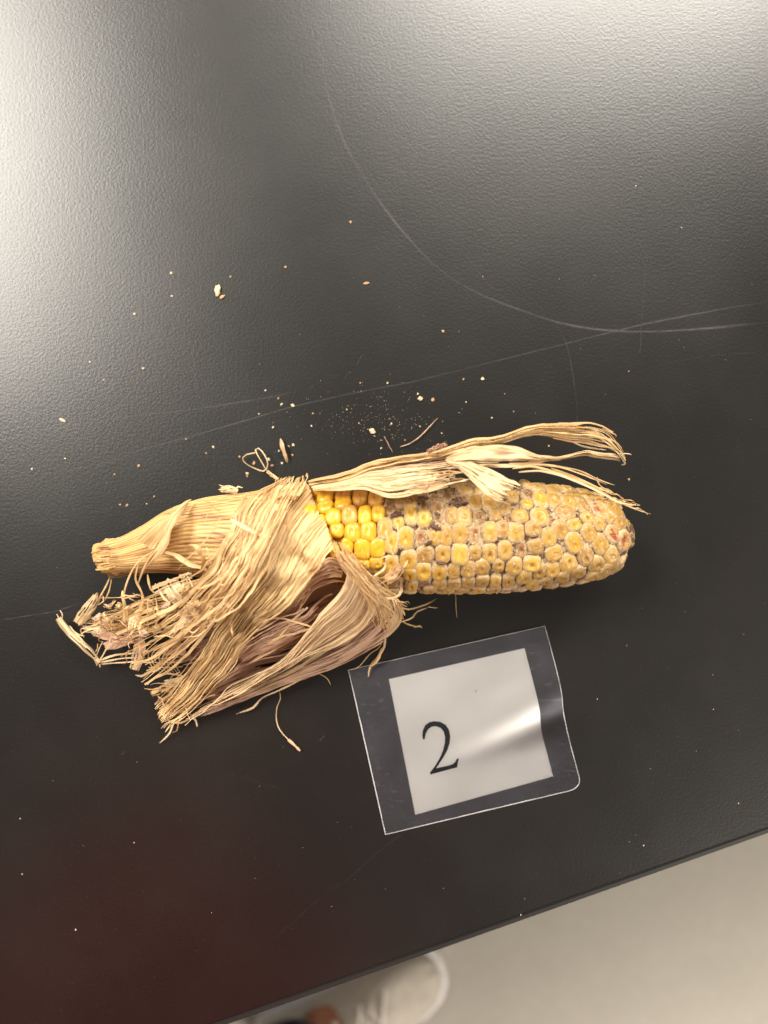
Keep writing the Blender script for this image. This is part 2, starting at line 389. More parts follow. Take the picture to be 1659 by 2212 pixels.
# ------------------------------------------------------------------ the ear of corn
ear = empty('corn_cob', 'dried mouldy ear of yellow corn with its torn tan husk peeled back', 'corn')
AZ = 0.0235                       # height of the ear's axis
PROF = [(600, 96), (650, 106), (700, 113), (800, 121), (900, 125), (1000, 126), (1100, 123), (1200, 113), (1250, 105), (1300, 93), (1332, 77), (1343, 60), (1350, 43), (1364, 34), (1371, 10)]
S57 = (CAMZ - AZ)/CAMZ/PXM
YA = (1106 - 1158)*S57
def XW(px): return (px - 829.5)*S57
def rad_at(x):
    px = x/S57 + 829.5
    if px <= PROF[0][0]: return PROF[0][1]*S57
    for (a, ra), (b, rb_) in zip(PROF, PROF[1:]):
        if px <= b:
            t = (px - a)/(b - a); return (ra + (rb_ - ra)*t)*S57
    return 0.0
def surf(x, phi, off=0.0):        # phi from straight up, positive towards +y
    r = rad_at(x) + off
    return Vector((x, YA + r*math.sin(phi), AZ + r*math.cos(phi)))
def hit(px, py):                  # the sight line through a reading meets the ear here
    o = Vector((0, 0, CAMZ)); d = (P(px, py, 0) - o).normalized()
    t = CAMZ - AZ - 0.03
    for _ in range(900):
        p = o + d*t; q = math.hypot(p.y - YA, p.z - AZ)
        if q < rad_at(p.x): return p
        t += 0.0001
        if p.z < AZ - 0.004: break
    return None

def cap_mesh(name, kind, seed, mat):
    """one kernel: squarish rounded body, domed crown with its dent; unit half sizes, top at z=0"""
    rr = random.Random(seed); bm = bmesh.new(); na = 18
    ex = rr.uniform(2.3, 3.4); dx, dy = rr.uniform(-.2, .2), rr.uniform(-.2, .2); dep = rr.uniform(0.2, 0.5); dw = rr.uniform(.22, .36)
    slot = rr.uniform(0.5, 1.0)
    if kind in 'BR': dep *= 1.4
    if kind == 'F' : dep *= 0.75
    prof = [(0.0, 0), (0.18, 0), (0.34, 0), (0.5, 0), (0.66, 0), (0.8, -0.02), (0.92, -0.10), (0.99, -0.26), (1.0, -0.5), (0.92, -1.1), (0.8, -1.9)]
    rows = []
    for ri, (r, zz) in enumerate(prof):
        row = []
        for k in range(na if ri else 1):
            a = 2*math.pi*k/na
            c_, s_ = math.cos(a), math.sin(a)
            se = (abs(c_)**ex + abs(s_)**ex)**(-1/ex)
            x, y = r*c_*se, r*s_*se
            f = 1 + 0.07*nz(c_*1.3, s_*1.3, seed)
            x *= f; y *= f
            dome = -0.30*min(r, 1)**2.4
            z = dome + zz - dep*math.exp(-(((x-dx)/(dw*slot))**2 + ((y-dy)/dw)**2))
            if kind in 'MBR' and ri < 8: z += (0.10 if kind == 'M' else 0.17)*nz(x*2.6, y*2.6, seed+4)
            row.append(bm.verts.new((x, y, z)))
        rows.append(row)
    for k in range(na): bm.faces.new((rows[0][0], rows[1][k], rows[1][(k+1) % na]))
    for a, b in zip(rows[1:], rows[2:]):
        for k in range(na): bm.faces.new((a[k], b[k], b[(k+1) % na], a[(k+1) % na]))
    me = bpy.data.meshes.new(name); bm.to_mesh(me); bm.free()
    for p in me.polygons: p.use_smooth = True
    me.materials.append(mat); return me
VAR = {k: [cap_mesh('kernel', k, 40*i + ord(k), MK[k]) for i in range(7)] for k in MK}
def c1(x, y): return 648.1 + x*.22787, 1015.3 + y*.22787
def c2(x, y): return 972.1 + x*.26042, 999.1 + y*.26042
K1 = """235 225 150 110 F;400 215 150 100 O;565 230 145 140 O;715 250 140 135 O;235 335 155 120 F;400 290 155 130 F;310 430 150 160 F;465 415 148 180 O;
607 415 125 185 F;742 400 130 155 F;340 565 140 135 F;490 590 155 185 F;642 580 150 185 F;445 720 120 160 F;590 760 152 200 F;735 740 152 185 F;325 785 100 120 F;
725 895 135 110 F;868 905 115 160 H;800 1010 140 110 M;600 905 120 90 F;865 690 120 200 H;800 550 130 190 H;850 320 110 130 B;960 275 110 120 M;1065 270 100 120 M;
1175 310 120 135 B;935 500 100 110 H;1055 410 115 180 H;1180 455 125 145 H;1005 650 140 205 H;1150 640 115 160 B;1280 630 115 150 M;1390 630 105 185 M;1520 605 135 190 M;
1420 430 128 160 B;1560 430 130 160 M;1030 870 150 175 H;1195 820 150 160 M;1355 800 132 155 M;1520 815 145 180 H;1040 1005 120 125 H;1170 980 138 160 H;1325 985 135 150 H;
1460 980 110 135 M;930 1105 100 100 B;1060 1115 105 105 H;1185 1110 120 110 B;1325 1110 120 105 M;1460 1105 120 100 M;1300 330 120 120 B;1440 300 110 100 B;1320 470 90 110 B;
700 990 130 90 M;560 985 130 80 F;470 860 120 110 F;1280 230 110 80 B;1540 240 110 70 B;1400 215 110 70 B;180 470 100 120 F;250 660 100 130 F"""
K2 = """210 305 115 120 M;340 305 130 130 M;460 360 90 100 M;265 205 105 80 H;130 195 115 80 M;30 210 80 80 B;20 430 90 130 M;125 430 112 130 M;250 430 105 112 B;385 415 100 105 M;
590 425 125 105 M;755 440 135 130 H;210 585 112 155 B;335 575 112 155 M;440 550 102 130 M;555 580 125 145 M;700 540 128 115 M;85 765 125 155 H;215 765 97 112 M;335 765 112 142 M;
465 735 112 145 M;600 730 100 150 B;725 710 120 115 M;825 620 112 150 M;930 555 122 145 M;1040 510 105 95 H;1150 450 95 95 M;1245 375 112 130 R;35 905 85 105 M;155 900 110 132 M;
275 890 112 132 M;405 870 88 105 M;535 880 122 132 M;685 850 132 112 H;875 760 132 122 M;1040 670 132 175 H;1165 590 112 145 M;1250 500 105 105 M;40 1030 100 100 M;150 1022 102 100 M;
265 1010 106 100 M;380 1005 88 92 M;490 1000 92 96 M;620 975 115 112 M;745 920 102 112 M;860 905 112 122 M;990 850 132 142 M;1135 785 122 155 M;1260 680 122 155 M;1365 590 112 135 R;
690 1030 110 70 M;800 1005 112 70 M;935 975 112 92 M;1065 935 122 102 M;1225 865 132 122 M;1350 785 122 145 M;1465 650 112 165 R;1200 960 120 70 M;1330 900 130 105 M;
635 160 80 70 H;735 185 112 82 M;860 205 112 85 M;755 295 118 115 H;870 295 112 100 M;1000 310 132 112 M;965 400 142 122 M;1120 350 102 105 M;1030 245 122 82 M;1145 250 120 92 M;
1260 295 112 80 M;1370 370 112 135 M;640 335 105 75 H;1420 490 105 95 M;500 460 90 80 B;520 260 100 90 M;400 190 100 80 M;870 480 90 70 B;1340 450 80 80 M"""
placed = []
def put_kernel(p, nrm, hx, hy, kind, tilt, collect=None):
    z = nrm.normalized(); x = Vector((1, 0, 0)); x = (x - z*x.dot(z)).normalized(); y = z.cross(x)
    if tilt:
        x, y = x*math.cos(tilt) + y*math.sin(tilt), y*math.cos(tilt) - x*math.sin(tilt)
    sz = 0.0026
    jj = Vector((random.uniform(-.10, .10), random.uniform(-.10, .10), 1)).normalized()
    rot = Vector((0, 0, 1)).rotation_difference(jj).to_matrix().to_4x4()
    Mx = Matrix(((x.x, y.x, z.x, p.x), (x.y, y.y, z.y, p.y), (x.z, y.z, z.z, p.z), (0, 0, 0, 1))) @ rot @ Matrix.Diagonal((hx, hy, sz, 1))
    me = random.choice(VAR[kind])
    if collect is not None: collect.append((me, Mx)); return
    o = bpy.data.objects.new('kernel', me); col.objects.link(o); o.parent = ear; o.matrix_local = Mx
    if kind == 'R': o['label'] = 'shrivelled kernel stained dark red'
    elif kind == 'F': o['label'] = 'glossy clean yellow kernel'
def nrm_at(p):
    e = 0.001; dr = (rad_at(p.x + e) - rad_at(p.x - e))/(2*e); dr = max(dr, -1.6)
    q = Vector((0, p.y - YA, p.z - AZ)).normalized(); return Vector((-dr, q.y, q.z)).normalized()
for txt, cf, k in ((K1, c1, .22787), (K2, c2, .26042)):
    for e in txt.replace('\n', '').split(';'):
        a = e.split(); x, y, w_, h_ = map(float, a[:4]); px, py = cf(x, y); p = hit(px, py)
        if p is None: continue
        n_ = nrm_at(p); s = (CAMZ - p.z)/CAMZ/PXM*k*0.5*(1.07 if a[4] in 'FO' else 1.2)
        hx = min(w_*s/max(abs(n_.z), .6) if p.x > XW(1300) else w_*s, .0043); hy = min(h_*s/max(n_.z, 0.45), 0.0042)
        tilt = 0.55*max(0, min(1, (px - 1150)/130)) if n_.z > 0.4 else 0.2
        off = 0.0004 if a[4] in 'FOH' else (-0.0012 if a[4] == 'B' else 0.0)
        put_kernel(p + n_*off, n_, hx, hy, a[4], tilt); placed.append(p)
# rows round the sides and underneath
rows = 18; under = []
for r_ in range(rows):
    phi = (r_ + .5)*2*math.pi/rows - math.pi
    x = XW(668) + random.uniform(0, .004)
    while x < XW(1362):
        rr_ = rad_at(x); st = 0.0059*random.uniform(.92, 1.08)
        if rr_ < 0.007: break
        tw = 0.55*max(0, (x - XW(1130))/(XW(1360) - XW(1130)))**1.5
        ph = phi + tw + 0.03*nz(x*90, r_)
        p = surf(x, ph)
        x += st
        vis = hit_ok = (p.z - AZ) > -0.2*rr_
        if any((p - q).length < (0.0045 if abs(ph) < R(60) and p.x > XW(800) else 0.0050) for q in placed): continue
        qx = p.x/((CAMZ - p.z)/CAMZ/PXM) + 829.5; qy = 1106 - p.y/((CAMZ - p.z)/CAMZ/PXM)
        if qx < 770 and qy > 1205 + max(0, qx - 720)*1.0: continue
        mid = abs(ph) < R(55)
        hy = min(rr_*math.pi/rows*0.98, 0.0040)
        kind = 'F' if (p.x < XW(830)) else random.choice('MMMMHB')
        if p.z < 0.0012: p.z = 0.0012
        placed.append(p)
        if mid and kind != 'F': kind = random.choice('BMM')
        put_kernel(p - nrm_at(p)*(.0001 if mid and kind != 'F' else 0), nrm_at(p), st*0.5, hy, kind, tw*0.6, None if abs(ph) < R(118) and x > XW(700) else under)
bm = bmesh.new()
for me, Mx in under:
    b2 = bmesh.new(); b2.from_mesh(me); b2.transform(Mx); t = bpy.data.meshes.new('t'); b2.to_mesh(t); b2.free(); bm.from_mesh(t); bpy.data.meshes.remove(t)
M = N('kernel_underside'); c = M.coord(); M.set(M.mix(M.noise(c, 180, 4), (0.55, 0.33, 0.08), (0.58, 0.44, 0.27)), 0.5, 0.4)
if len(bm.verts): tag(mesh_obj('kernel', bm, M.m, ear), 'kernels packed along the underside and base', kind='stuff')
# cob body between the kernels
bm = bmesh.new(); ringn = 150; xs = [XW(600) + (XW(1366) - XW(600))*i/260 for i in range(261)]; prev = None
for i, x in enumerate(xs):
    ring = []
    fresh = max(0, min(1, (XW(850) - x)/.006))
    for k in range(ringn):
        ph = 2*math.pi*k/ringn
        off = -0.0019 - 0.0004*fresh + 0.0006*nz(x*420, ph*9) + 0.0007*nz(x*1100, ph*22)*(1-fresh) + 0.0005*nz(x*130, ph*3)
        r = max(rad_at(x) + off, 0.0015)
        zz = AZ + r*math.cos(ph)
        ring.append(bm.verts.new((x, YA + r*math.sin(ph), max(zz, 0.0006))))
    if prev:
        for k in range(ringn): bm.faces.new((prev[k], prev[(k+1) % ringn], ring[(k+1) % ringn], ring[k]))
    prev = ring
bm.faces.new(prev)
mesh_obj('cob_core', bm, m_cob, ear)
# mould threads and crust flecks on the rotten part
bm = bmesh.new()
for _ in range(1500):
    x = random.uniform(XW(800), XW(1360)); ph = random.gauss(0.15, .75)
    if x < XW(860) and random.random() < .6: continue
    p = surf(x, ph, random.uniform(-0.0015, -0.0004)); n_ = nrm_at(p)
    if x > XW(1310): continue
    if random.random() < .8:
        a = random.uniform(0, 6.3); d = (Vector((math.cos(a), math.sin(a), 0)) - n_*n_.dot(Vector((math.cos(a), math.sin(a), 0)))).normalized()
        L_ = random.uniform(.0005, .0020); s_ = n_.cross(d)*0.00007; pts = []
        for i in range(4):
            t = i/3; q = p + d*L_*t + n_*(0.0006*math.sin(t*3) + 0.0002) + s_*6*nz(i*.7, p.x*900)
            pts.append((bm.verts.new(q - s_), bm.verts.new(q + s_)))
        for a_, b_ in zip(pts, pts[1:]): bm.faces.new((a_[0], a_[1], b_[1], b_[0]))
    else:
        s = random.uniform(.00012, .0004); r = bmesh.ops.create_icosphere(bm, subdivisions=1, radius=s)
        for v in r['verts']: v.co = v.co*random.uniform(.6, 1.4) + p + n_*.0001
tag(mesh_obj('mould_crust', bm, m_fluff, ear, False), kind='stuff')
# dark papery chaff wedged between kernels
for cx, cy, L_, W_, an in ((850, 245, 80, 40, .1), (912, 425, 105, 60, -.35), (1285, 545, 100, 50, .35), (1335, 885, 90, 26, .05), (1500, 315, 180, 34, -.1), (1215, 690, 80, 30, -.5), (1300, 420, 60, 40, .4), (1140, 290, 70, 18, -1.0)):
    px, py = c1(cx, cy); p = hit(px, py)
    if p is None: continue
    bm = bmesh.new(); n_ = nrm_at(p); x = Vector((math.cos(an), -math.sin(an), 0)); x = (x - n_*x.dot(n_)).normalized(); y = n_.cross(x)
    k = .22787/PXM*.5*.88; nn = 9; r_ = []
    for i in range(nn):
        t = i/(nn-1)*2-1; wd = W_*k*(1 - .7*t*t)*(1 + .9*nz(i*.9, cx)); q = p + x*L_*k*t
        r_.append([bm.verts.new(q + y*wd*s + n_*(0.0007 + .0004*nz(i, s, cy) - .0005*abs(s))) for s in (-1, 0, 1)] + [bm.verts.new(q - n_*.001)])
    for a, b in zip(r_, r_[1:]):
        for i, j in ((0, 1), (1, 2), (2, 3), (3, 0)): bm.faces.new((a[i], a[j], b[j], b[i]))
    mesh_obj('chaff', bm, m_chaff, ear)

# ------------------------------------------------------------------ stalk and tight husk round the base
def body(name, prof, mat, ribs, amp, seed, n=90, m=150, cap=False):
    """prof: (px, py centre, radius px, axis height mm); a lengthwise tube with ribbed skin"""
    rb = RB(); c = cr(prof, n); rings = []; L = 0
    for i, (px, py, r, z) in enumerate(c):
        s = (CAMZ - z/1000)/CAMZ/PXM; ctr = P(px, py, z/1000); rr_ = r*s; ring = []
        nx = c[min(i+1, n-1)]; pv = c[max(i-1, 0)]; d = (PM((nx[0], nx[1], nx[3])) - PM((pv[0], pv[1], pv[3]))).normalized()
        up = Vector((0, 0, 1)); side = d.cross(up).normalized(); u2 = side.cross(d)
        if i: L += (PM((px, py, z)) - PM((pv[0], pv[1], pv[3]))).length*.5
        for k in range(m):
            a = 2*math.pi*k/m
            rip = amp*(abs(math.sin(a*ribs/2 + 1.5*nz(i*.03, a, seed)))-.5)*.45 + amp*1.1*nz(a*7, i*.04, seed) + amp*2.6*nz(a*1.6, i*.035, seed+4)
            q = ctr + (side*math.cos(a) + u2*math.sin(a))*(rr_ + rip); q.z = max(q.z, .0005)
            v = rb.bm.verts.new(q); v[rb.tc] = (0.5 + .35*nz(a*3, i*.05, seed+7) + .55*(.5-abs(math.sin(a*ribs/2 + 1.5*nz(i*.03, a, seed)))), 0.0, max(0, 1.6*nz(a*1.5, i*.06, seed+2)), 1)
            ring.append((v, a*max(rr_, .012), L))
        rings.append(ring)
    for a, b in zip(rings, rings[1:]):
        for k in range(m):
            k2 = (k+1) % m; ua = a[k][1]; ub = a[k2][1] if k2 else 2*math.pi*.018
            rb.quad((a[k][0], a[k2][0], b[k2][0], b[k][0]), ((a[k][1], a[k][2]), (ub, a[k][2]), (ub, b[k][2]), (b[k][1], b[k][2])))
    if cap:
        f = rb.bm.faces.new([x[0] for x in rings[0]])
    return rb.done(name, mat, ear)
body('inner_husk', [(238, 1200, 33, 17), (280, 1195, 41, 18), (330, 1183, 54, 20), (385, 1170, 72, 22), (440, 1163, 84, 23.5), (520, 1160, 95, 24), (600, 1158, 108, 24), (650, 1158, 114, 24)], m_husk_tight, 60, .00040, 3, 90, 420)
body('stalk', [(211, 1206, 25, 16), (219, 1204, 28, 16), (226, 1205, 27, 16), (236, 1203, 31, 16.5), (244, 1202, 35, 17), (250, 1201, 32, 17.5), (262, 1199, 30, 18)], m_stalk, 40, .0009, 8, 30, 90, True)
for i in range(26):
    a = random.uniform(-1.35, 1.35); h_ = random.uniform(10, 26)
    strand(ear, [(236, 1203 + 27*math.sin(a)*.95, h_ + 4*math.cos(a)), (222, 1204 + 27*math.sin(a), h_ + 4*math.cos(a)), (random.uniform(206, 214), 1205 + 26*math.sin(a) + random.uniform(-3, 3), h_ + 3*math.cos(a))], random.uniform(3, 6), (random.uniform(.3, .8), 0, .1), m_husk_tight, name='stalk_fibre', wig=1.5, tip=.7)
# torn rind at the cut end
rb = RB(); leaf(rb, [(232, 1232, 14), (250, 1236, 13), (290, 1236, 12), (322, 1230, 12)], [(234, 1248, 7), (255, 1247, 6), (288, 1243, 7), (318, 1240, 9)], 14, 10, 1.5, .8, tint=(.3, 0, 0), seed=5)
rb.done('stalk_rind', m_husk, ear)

# ------------------------------------------------------------------ husk leaves (photo reading x, y, height mm)
def make_leaf(name, mat, parts, label=None):
    rb = RB()
    for fn, kw in parts: fn(rb, **kw)
    o = rb.done(name, mat, ear)
    if label: o['label'] = label
    return o
A_l = [(657, 1040, 29), (612, 1105, 44), (578, 1180, 50), (545, 1250, 49), (500, 1325, 40), (440, 1405, 28), (385, 1480, 15), (335, 1535, 6)]
A_r = [(724, 1178, 49), (692, 1220, 50), (632, 1298, 46), (572, 1348, 38), (530, 1395, 29), (490, 1448, 20), (430, 1505, 9), (352, 1572, 4)]
make_leaf('husk_leaf', m_husk, [
    (leaf, dict(wv=1.0, A=A_l, B=A_r, n=80, m=110, arch=1.5, rip=.75, freq=24, tint=(.34, 0, 0.25), jag0=.01, jag1=.20, seed=11, slits=26)),
    (fibres, dict(wv=1.0, A=A_l, B=A_r, n=26, m=34, wf=.55, t0j=.75, t1j=.14, spread=12, lift=2.6, rip=.7, tint=(.30, 0, 0), tv=.7, wig=5, seed=12, tb=(.1, 1))),
    (fibres, dict(wv=1.0, A=A_l, B=A_r, n=30, m=30, wf=.45, t0j=.3, t1j=.10, spread=26, lift=4, rip=.9, tint=(.25, 0, 0), wig=9, seed=13, tb=(.45, 1.0)))],
    'broad straw coloured leaf folded across the middle')
B_l = [(535, 1064, 30), (505, 1115, 42), (488, 1170, 46), (462, 1225, 44), (410, 1275, 36), (345, 1320, 28), (290, 1352, 20), (225, 1375, 10)]
B_r = [(660, 1038, 31), (612, 1112, 48), (575, 1185, 53), (535, 1260, 51), (490, 1330, 42), (430, 1395, 30), (360, 1450, 16), (310, 1480, 7)]
make_leaf('husk_leaf', m_husk, [
    (leaf, dict(wv=1.1, A=B_l, B=B_r, n=60, m=60, arch=-3, rip=1.8, freq=10, tint=(.55, .05, 0), jag0=.05, jag1=.35, seed=21, slits=30)),
    (fibres, dict(wv=1.1, A=B_l, B=B_r, n=30, m=34, wf=.9, t0j=.25, t1j=.35, spread=16, lift=6, rip=1.4, tint=(.25, 0, 0), wig=11, seed=22)),
    (fibres, dict(wv=1.1, A=B_l, B=B_r, n=26, m=30, wf=.5, t0j=.1, t1j=.5, spread=24, lift=8, rip=1.5, tint=(.35, .1, 0), wig=16, seed=23))],
    'shredded leaf split into long loose fibres')
# frayed upper lip above the ear base
rb = RB(); fibres(rb, [(540, 1075, 38), (560, 1060, 33), (590, 1045, 27), (610, 1032, 25)], [(640, 1080, 48), (650, 1060, 40), (655, 1040, 32), (652, 1028, 29)], 34, 12, .9, .3, .5, 8, 2, .5, (.4, 0, 0), seed=31)
rb.done('husk_leaf', m_husk, ear)
# net of crossing fibres and shredded blade to the left
C_a = [(510, 1215, 34), (440, 1244, 33), (360, 1272, 27), (290, 1300, 20), (230, 1318, 14), (172, 1342, 8)]
C_b = [(530, 1310, 36), (450, 1335, 30), (370, 1352, 22), (300, 1368, 14), (240, 1378, 9), (182, 1372, 6)]
make_leaf('husk_leaf', m_husk, [
    (leaf, dict(wv=1.1, A=C_a, B=C_b, n=50, m=40, arch=1, rip=1.8, freq=9, tint=(.5, .1, .1), jag0=.02, jag1=.3, seed=41, slits=14)),
    (fibres, dict(wv=1.1, A=C_a, B=C_b, n=26, m=30, wf=.7, t0j=.2, t1j=.3, spread=12, lift=4, rip=1.1, tint=(.35, 0, 0), wig=10, seed=42))])
D_a = [(392, 1232, 34), (372, 1262, 36), (350, 1296, 32), (330, 1330, 26)]
D_b = [(330, 1275, 27), (330, 1290, 28), (318, 1305, 26), (300, 1330, 22)]
rb = RB(); fibres(rb, [(330, 1262, 30), (345, 1285, 34), (360, 1305, 33), (378, 1325, 30)], [(398, 1235, 36), (415, 1262, 39), (428, 1285, 38), (440, 1300, 35)], 15, 14, .75, .25, .3, 6, 1.5, .4, (.35, 0, 0), seed=51, wig=4)
fibres(rb, [(320, 1268, 32), (350, 1255, 35), (390, 1240, 37), (410, 1230, 38)], [(372, 1318, 33), (395, 1308, 36), (415, 1300, 37), (436, 1290, 37)], 12, 14, .5, .2, .25, 6, 1.5, .4, (.25, 0, 0), seed=52, wig=4)
o = rb.done('husk_leaf', m_husk_pale, ear); o['label'] = 'torn net of crossing fibres'
# left fan of broken blades
def small_leaf(pts, wd, mat=None, tint=(.4, 0, 0), arch=1.0, seed=0, rip=.8, jag=.12):
    """a short blade given by centre line and half width (px)"""
    rb = RB(); c = cr(pts, 8); A = []; B = []
    for i, (x, y, z) in enumerate(c):
        a = c[min(i+1, 7)]; b = c[max(i-1, 0)]; dx, dy = a[0]-b[0], a[1]-b[1]; q = math.hypot(dx, dy) or 1
        w_ = wd*(0.55 + .45*math.sin(math.pi*min(1, .12 + i/7*.9)))*(1 + .25*nz(i*.7, seed))
        A.append((x - dy/q*w_, y + dx/q*w_, z)); B.append((x + dy/q*w_, y - dx/q*w_, z))
    leaf(rb, A, B, 26, 12, arch, rip, 5, tint, jag*.5, jag, seed, slits=3)
    return rb.done('husk_leaf', mat or m_husk, ear)
small_leaf([(165, 1350, 10), (185, 1320, 15), (205, 1292, 19), (214, 1276, 21)], 13, m_husk_pale, seed=61)
small_leaf([(258, 1340, 16), (300, 1325, 22), (340, 1318, 24)], 24, m_husk, (.4, .2, 0), seed=62)
small_leaf([(212, 1362, 8), (250, 1372, 12), (300, 1380, 16)], 17, m_husk_pink, (.5, .7, .2), seed=63)
small_leaf([(290, 1448, 6), (296, 1420, 10), (302, 1392, 14), (300, 1370, 16)], 13, m_husk_pale, (.35, .4, .2), seed=64)
small_leaf([(222, 1398, 6), (262, 1388, 10), (305, 1380, 14)], 10, m_husk_pink, (.4, .3, 0), seed=65)
small_leaf([(124, 1334, 4), (150, 1366, 7), (185, 1400, 8), (216, 1434, 5)], 8.5, m_husk_pale, (.2, .1, 0), arch=2, seed=66, jag=.04)['label'] = 'pale rolled strip sticking out at the far left'
small_leaf([(380, 1480, 6), (345, 1492, 7), (322, 1502, 5)], 8, m_husk, (.4, 0, 0), seed=67)
small_leaf([(405, 1405, 14), (370, 1400, 12), (345, 1412, 8)], 16, m_husk_pink, (.6, .4, .1), seed=68)
small_leaf([(430, 1300, 40), (395, 1350, 36), (360, 1385, 28)], 15, m_husk_pale, (.3, 0, 0), seed=69)
small_leaf([(515, 1060, 30), (495, 1056, 27), (472, 1056, 22)], 7, m_husk_pale, (.3, 0, 0), seed=70)
small_leaf([(430, 1462, 12), (382, 1474, 9), (348, 1478, 6)], 10, m_husk_pale, (.3, .1, 0), seed=71)
# folded leaf below: fan from the ear's lower left, running down left
F_a = [(738, 1188, 46), (750, 1240, 44), (732, 1288, 40), (690, 1330, 35), (655, 1375, 29), (615, 1425, 21), (555, 1468, 13), (480, 1508, 8), (400, 1550, 4)]
F_b = [(868, 1300, 26), (862, 1348, 17), (812, 1396, 9), (745, 1430, 5), (660, 1462, 4), (570, 1497, 3), (480, 1530, 3), (398, 1560, 2)]
F_m = [(800, 1262, 37), (812, 1310, 30), (785, 1358, 22), (722, 1398, 17), (652, 1428, 14), (585, 1462, 10), (510, 1498, 7), (440, 1528, 4), (400, 1552, 3)]
make_leaf('husk_leaf', m_husk_pink, [(leaf, dict(wv=.5, A=F_m, B=[(a, b + 2, c_) for a, b, c_ in F_b], n=60, m=36, arch=4, rip=1.0, freq=7, tint=(.22, .45, 0), jag0=.2, jag1=.1, seed=84, slits=9))], 'smooth pinkish lower side of the folded leaf')
make_leaf('husk_leaf', m_husk_pale, [
    (leaf, dict(A=F_a, B=F_b, n=64, m=70, arch=4, rip=1.5, freq=10, tint=(.42, .28, 0), jag0=.01, jag1=.25, seed=81, slits=20)),
    (fibres, dict(wv=.6, A=F_a, B=F_m, n=34, m=36, wf=.65, t0j=.2, t1j=.45, spread=14, lift=3.5, rip=.9, tint=(.32, .12, 0), wig=6, seed=82)),
    (fibres, dict(wv=.6, A=F_a, B=F_m, n=14, m=30, wf=.35, t0j=.1, t1j=.5, spread=34, lift=7, rip=1.4, tint=(.25, 0, 0), wig=14, seed=83))],
    'pinkish straw leaf folded back under the ear in a fan')
make_leaf('husk_leaf', m_husk_pink, [(leaf, dict(A=[(752, 1226, 45), (716, 1204, 49), (668, 1226, 47), (620, 1275, 40), (570, 1330, 30)], B=[(752, 1300, 5), (712, 1345, 4), (650, 1385, 4), (590, 1420, 4), (540, 1450, 4)], n=34, m=34, arch=-3, rip=.9, freq=6, tint=(.45, .5, .1), seed=91))], 'pink inner face of the hollow under the fold')
make_leaf('husk_leaf', m_husk_pink, [
    (leaf, dict(A=[(720, 1290, 20), (640, 1320, 22), (560, 1350, 18), (470, 1400, 12), (400, 1450, 7)], B=[(705, 1400, 7), (620, 1432, 7), (540, 1455, 6), (450, 1490, 4), (385, 1520, 3)], n=40, m=30, arch=-3, rip=1.4, freq=7, tint=(.6, .6, .2), seed=92, slits=10)),
    (fibres, dict(A=[(700, 1330, 26), (620, 1358, 25), (540, 1385, 22), (460, 1420, 16)], B=[(690, 1390, 14), (620, 1415, 13), (540, 1440, 11), (450, 1475, 7)], n=12, m=26, wf=.5, t0j=.4, t1j=.4, spread=20, lift=5, tint=(.4, .4, 0), wig=12, seed=93))])
make_leaf('husk_leaf', m_husk_pink, [(leaf, dict(A=[(700, 1400, 9), (610, 1432, 9), (510, 1465, 8), (430, 1500, 6), (372, 1535, 4)], B=[(720, 1438, 3), (640, 1468, 3), (540, 1502, 2), (450, 1530, 2), (385, 1558, 1.5)], n=44, m=26, arch=2, rip=1.0, freq=6, tint=(.4, .55, 0), jag1=.2, seed=94, slits=8))])
make_leaf('husk_leaf', m_husk_pink, [(leaf, dict(A=[(520, 1290, 20), (440, 1330, 16), (370, 1370, 11), (320, 1400, 7)], B=[(560, 1400, 8), (480, 1440, 7), (410, 1462, 5), (350, 1476, 4)], n=36, m=36, arch=1, rip=1.8, freq=8, tint=(.7, .4, .4), jag1=.3, seed=95, slits=16))])
make_leaf('husk_leaf', m_husk, [(leaf, dict(A=[(540, 1225, 22), (470, 1235, 18), (410, 1262, 15), (360, 1290, 12)], B=[(560, 1330, 20), (480, 1345, 16), (410, 1352, 12), (350, 1360, 9)], n=30, m=30, arch=2, rip=1.6, freq=8, tint=(.75, .2, .3), jag1=.2, seed=96, slits=10))])
make_leaf('husk_leaf', m_husk_pink, [
    (leaf, dict(wv=1.0, A=[(712, 1300, 34), (650, 1335, 33), (575, 1368, 29), (505, 1415, 21), (430, 1465, 12)], B=[(705, 1352, 20), (640, 1392, 18), (570, 1425, 14), (490, 1470, 9), (415, 1520, 5)], n=44, m=34, arch=2, rip=1.8, freq=9, tint=(.35, .45, .2), jag0=.15, jag1=.25, seed=97, slits=16)),
    (fibres, dict(wv=1.0, A=[(725, 1262, 38), (660, 1310, 38), (590, 1350, 35), (520, 1395, 27)], B=[(712, 1330, 26), (650, 1372, 25), (580, 1408, 20), (500, 1455, 13)], n=12, m=26, wf=.5, t0j=.5, t1j=.4, spread=18, lift=5, tint=(.3, .3, .1), wig=12, seed=98))], 'crinkled pinkish layers inside the fold')
make_leaf('husk_leaf', m_husk, [
    (fibres, dict(wv=.8, A=[(752, 1222, 47), (716, 1202, 51), (672, 1222, 50), (630, 1268, 45), (590, 1318, 38)], B=[(748, 1262, 36), (712, 1262, 38), (676, 1282, 36), (640, 1318, 31), (600, 1352, 27)], n=13, m=28, wf=.8, t0j=.2, t1j=.3, spread=8, lift=2, rip=.8, tint=(.6, .35, .2), wig=7, seed=99)),
    (fibres, dict(wv=.8, A=[(744, 1280, 30), (704, 1300, 30), (656, 1330, 30), (600, 1360, 26)], B=[(742, 1310, 20), (706, 1336, 22), (660, 1362, 22), (610, 1392, 18)], n=8, m=24, wf=.8, t0j=.3, t1j=.3, spread=10, lift=3, rip=.8, tint=(.6, .4, .2), wig=9, seed=105))], 'tan layers lining the hollow of the fold')
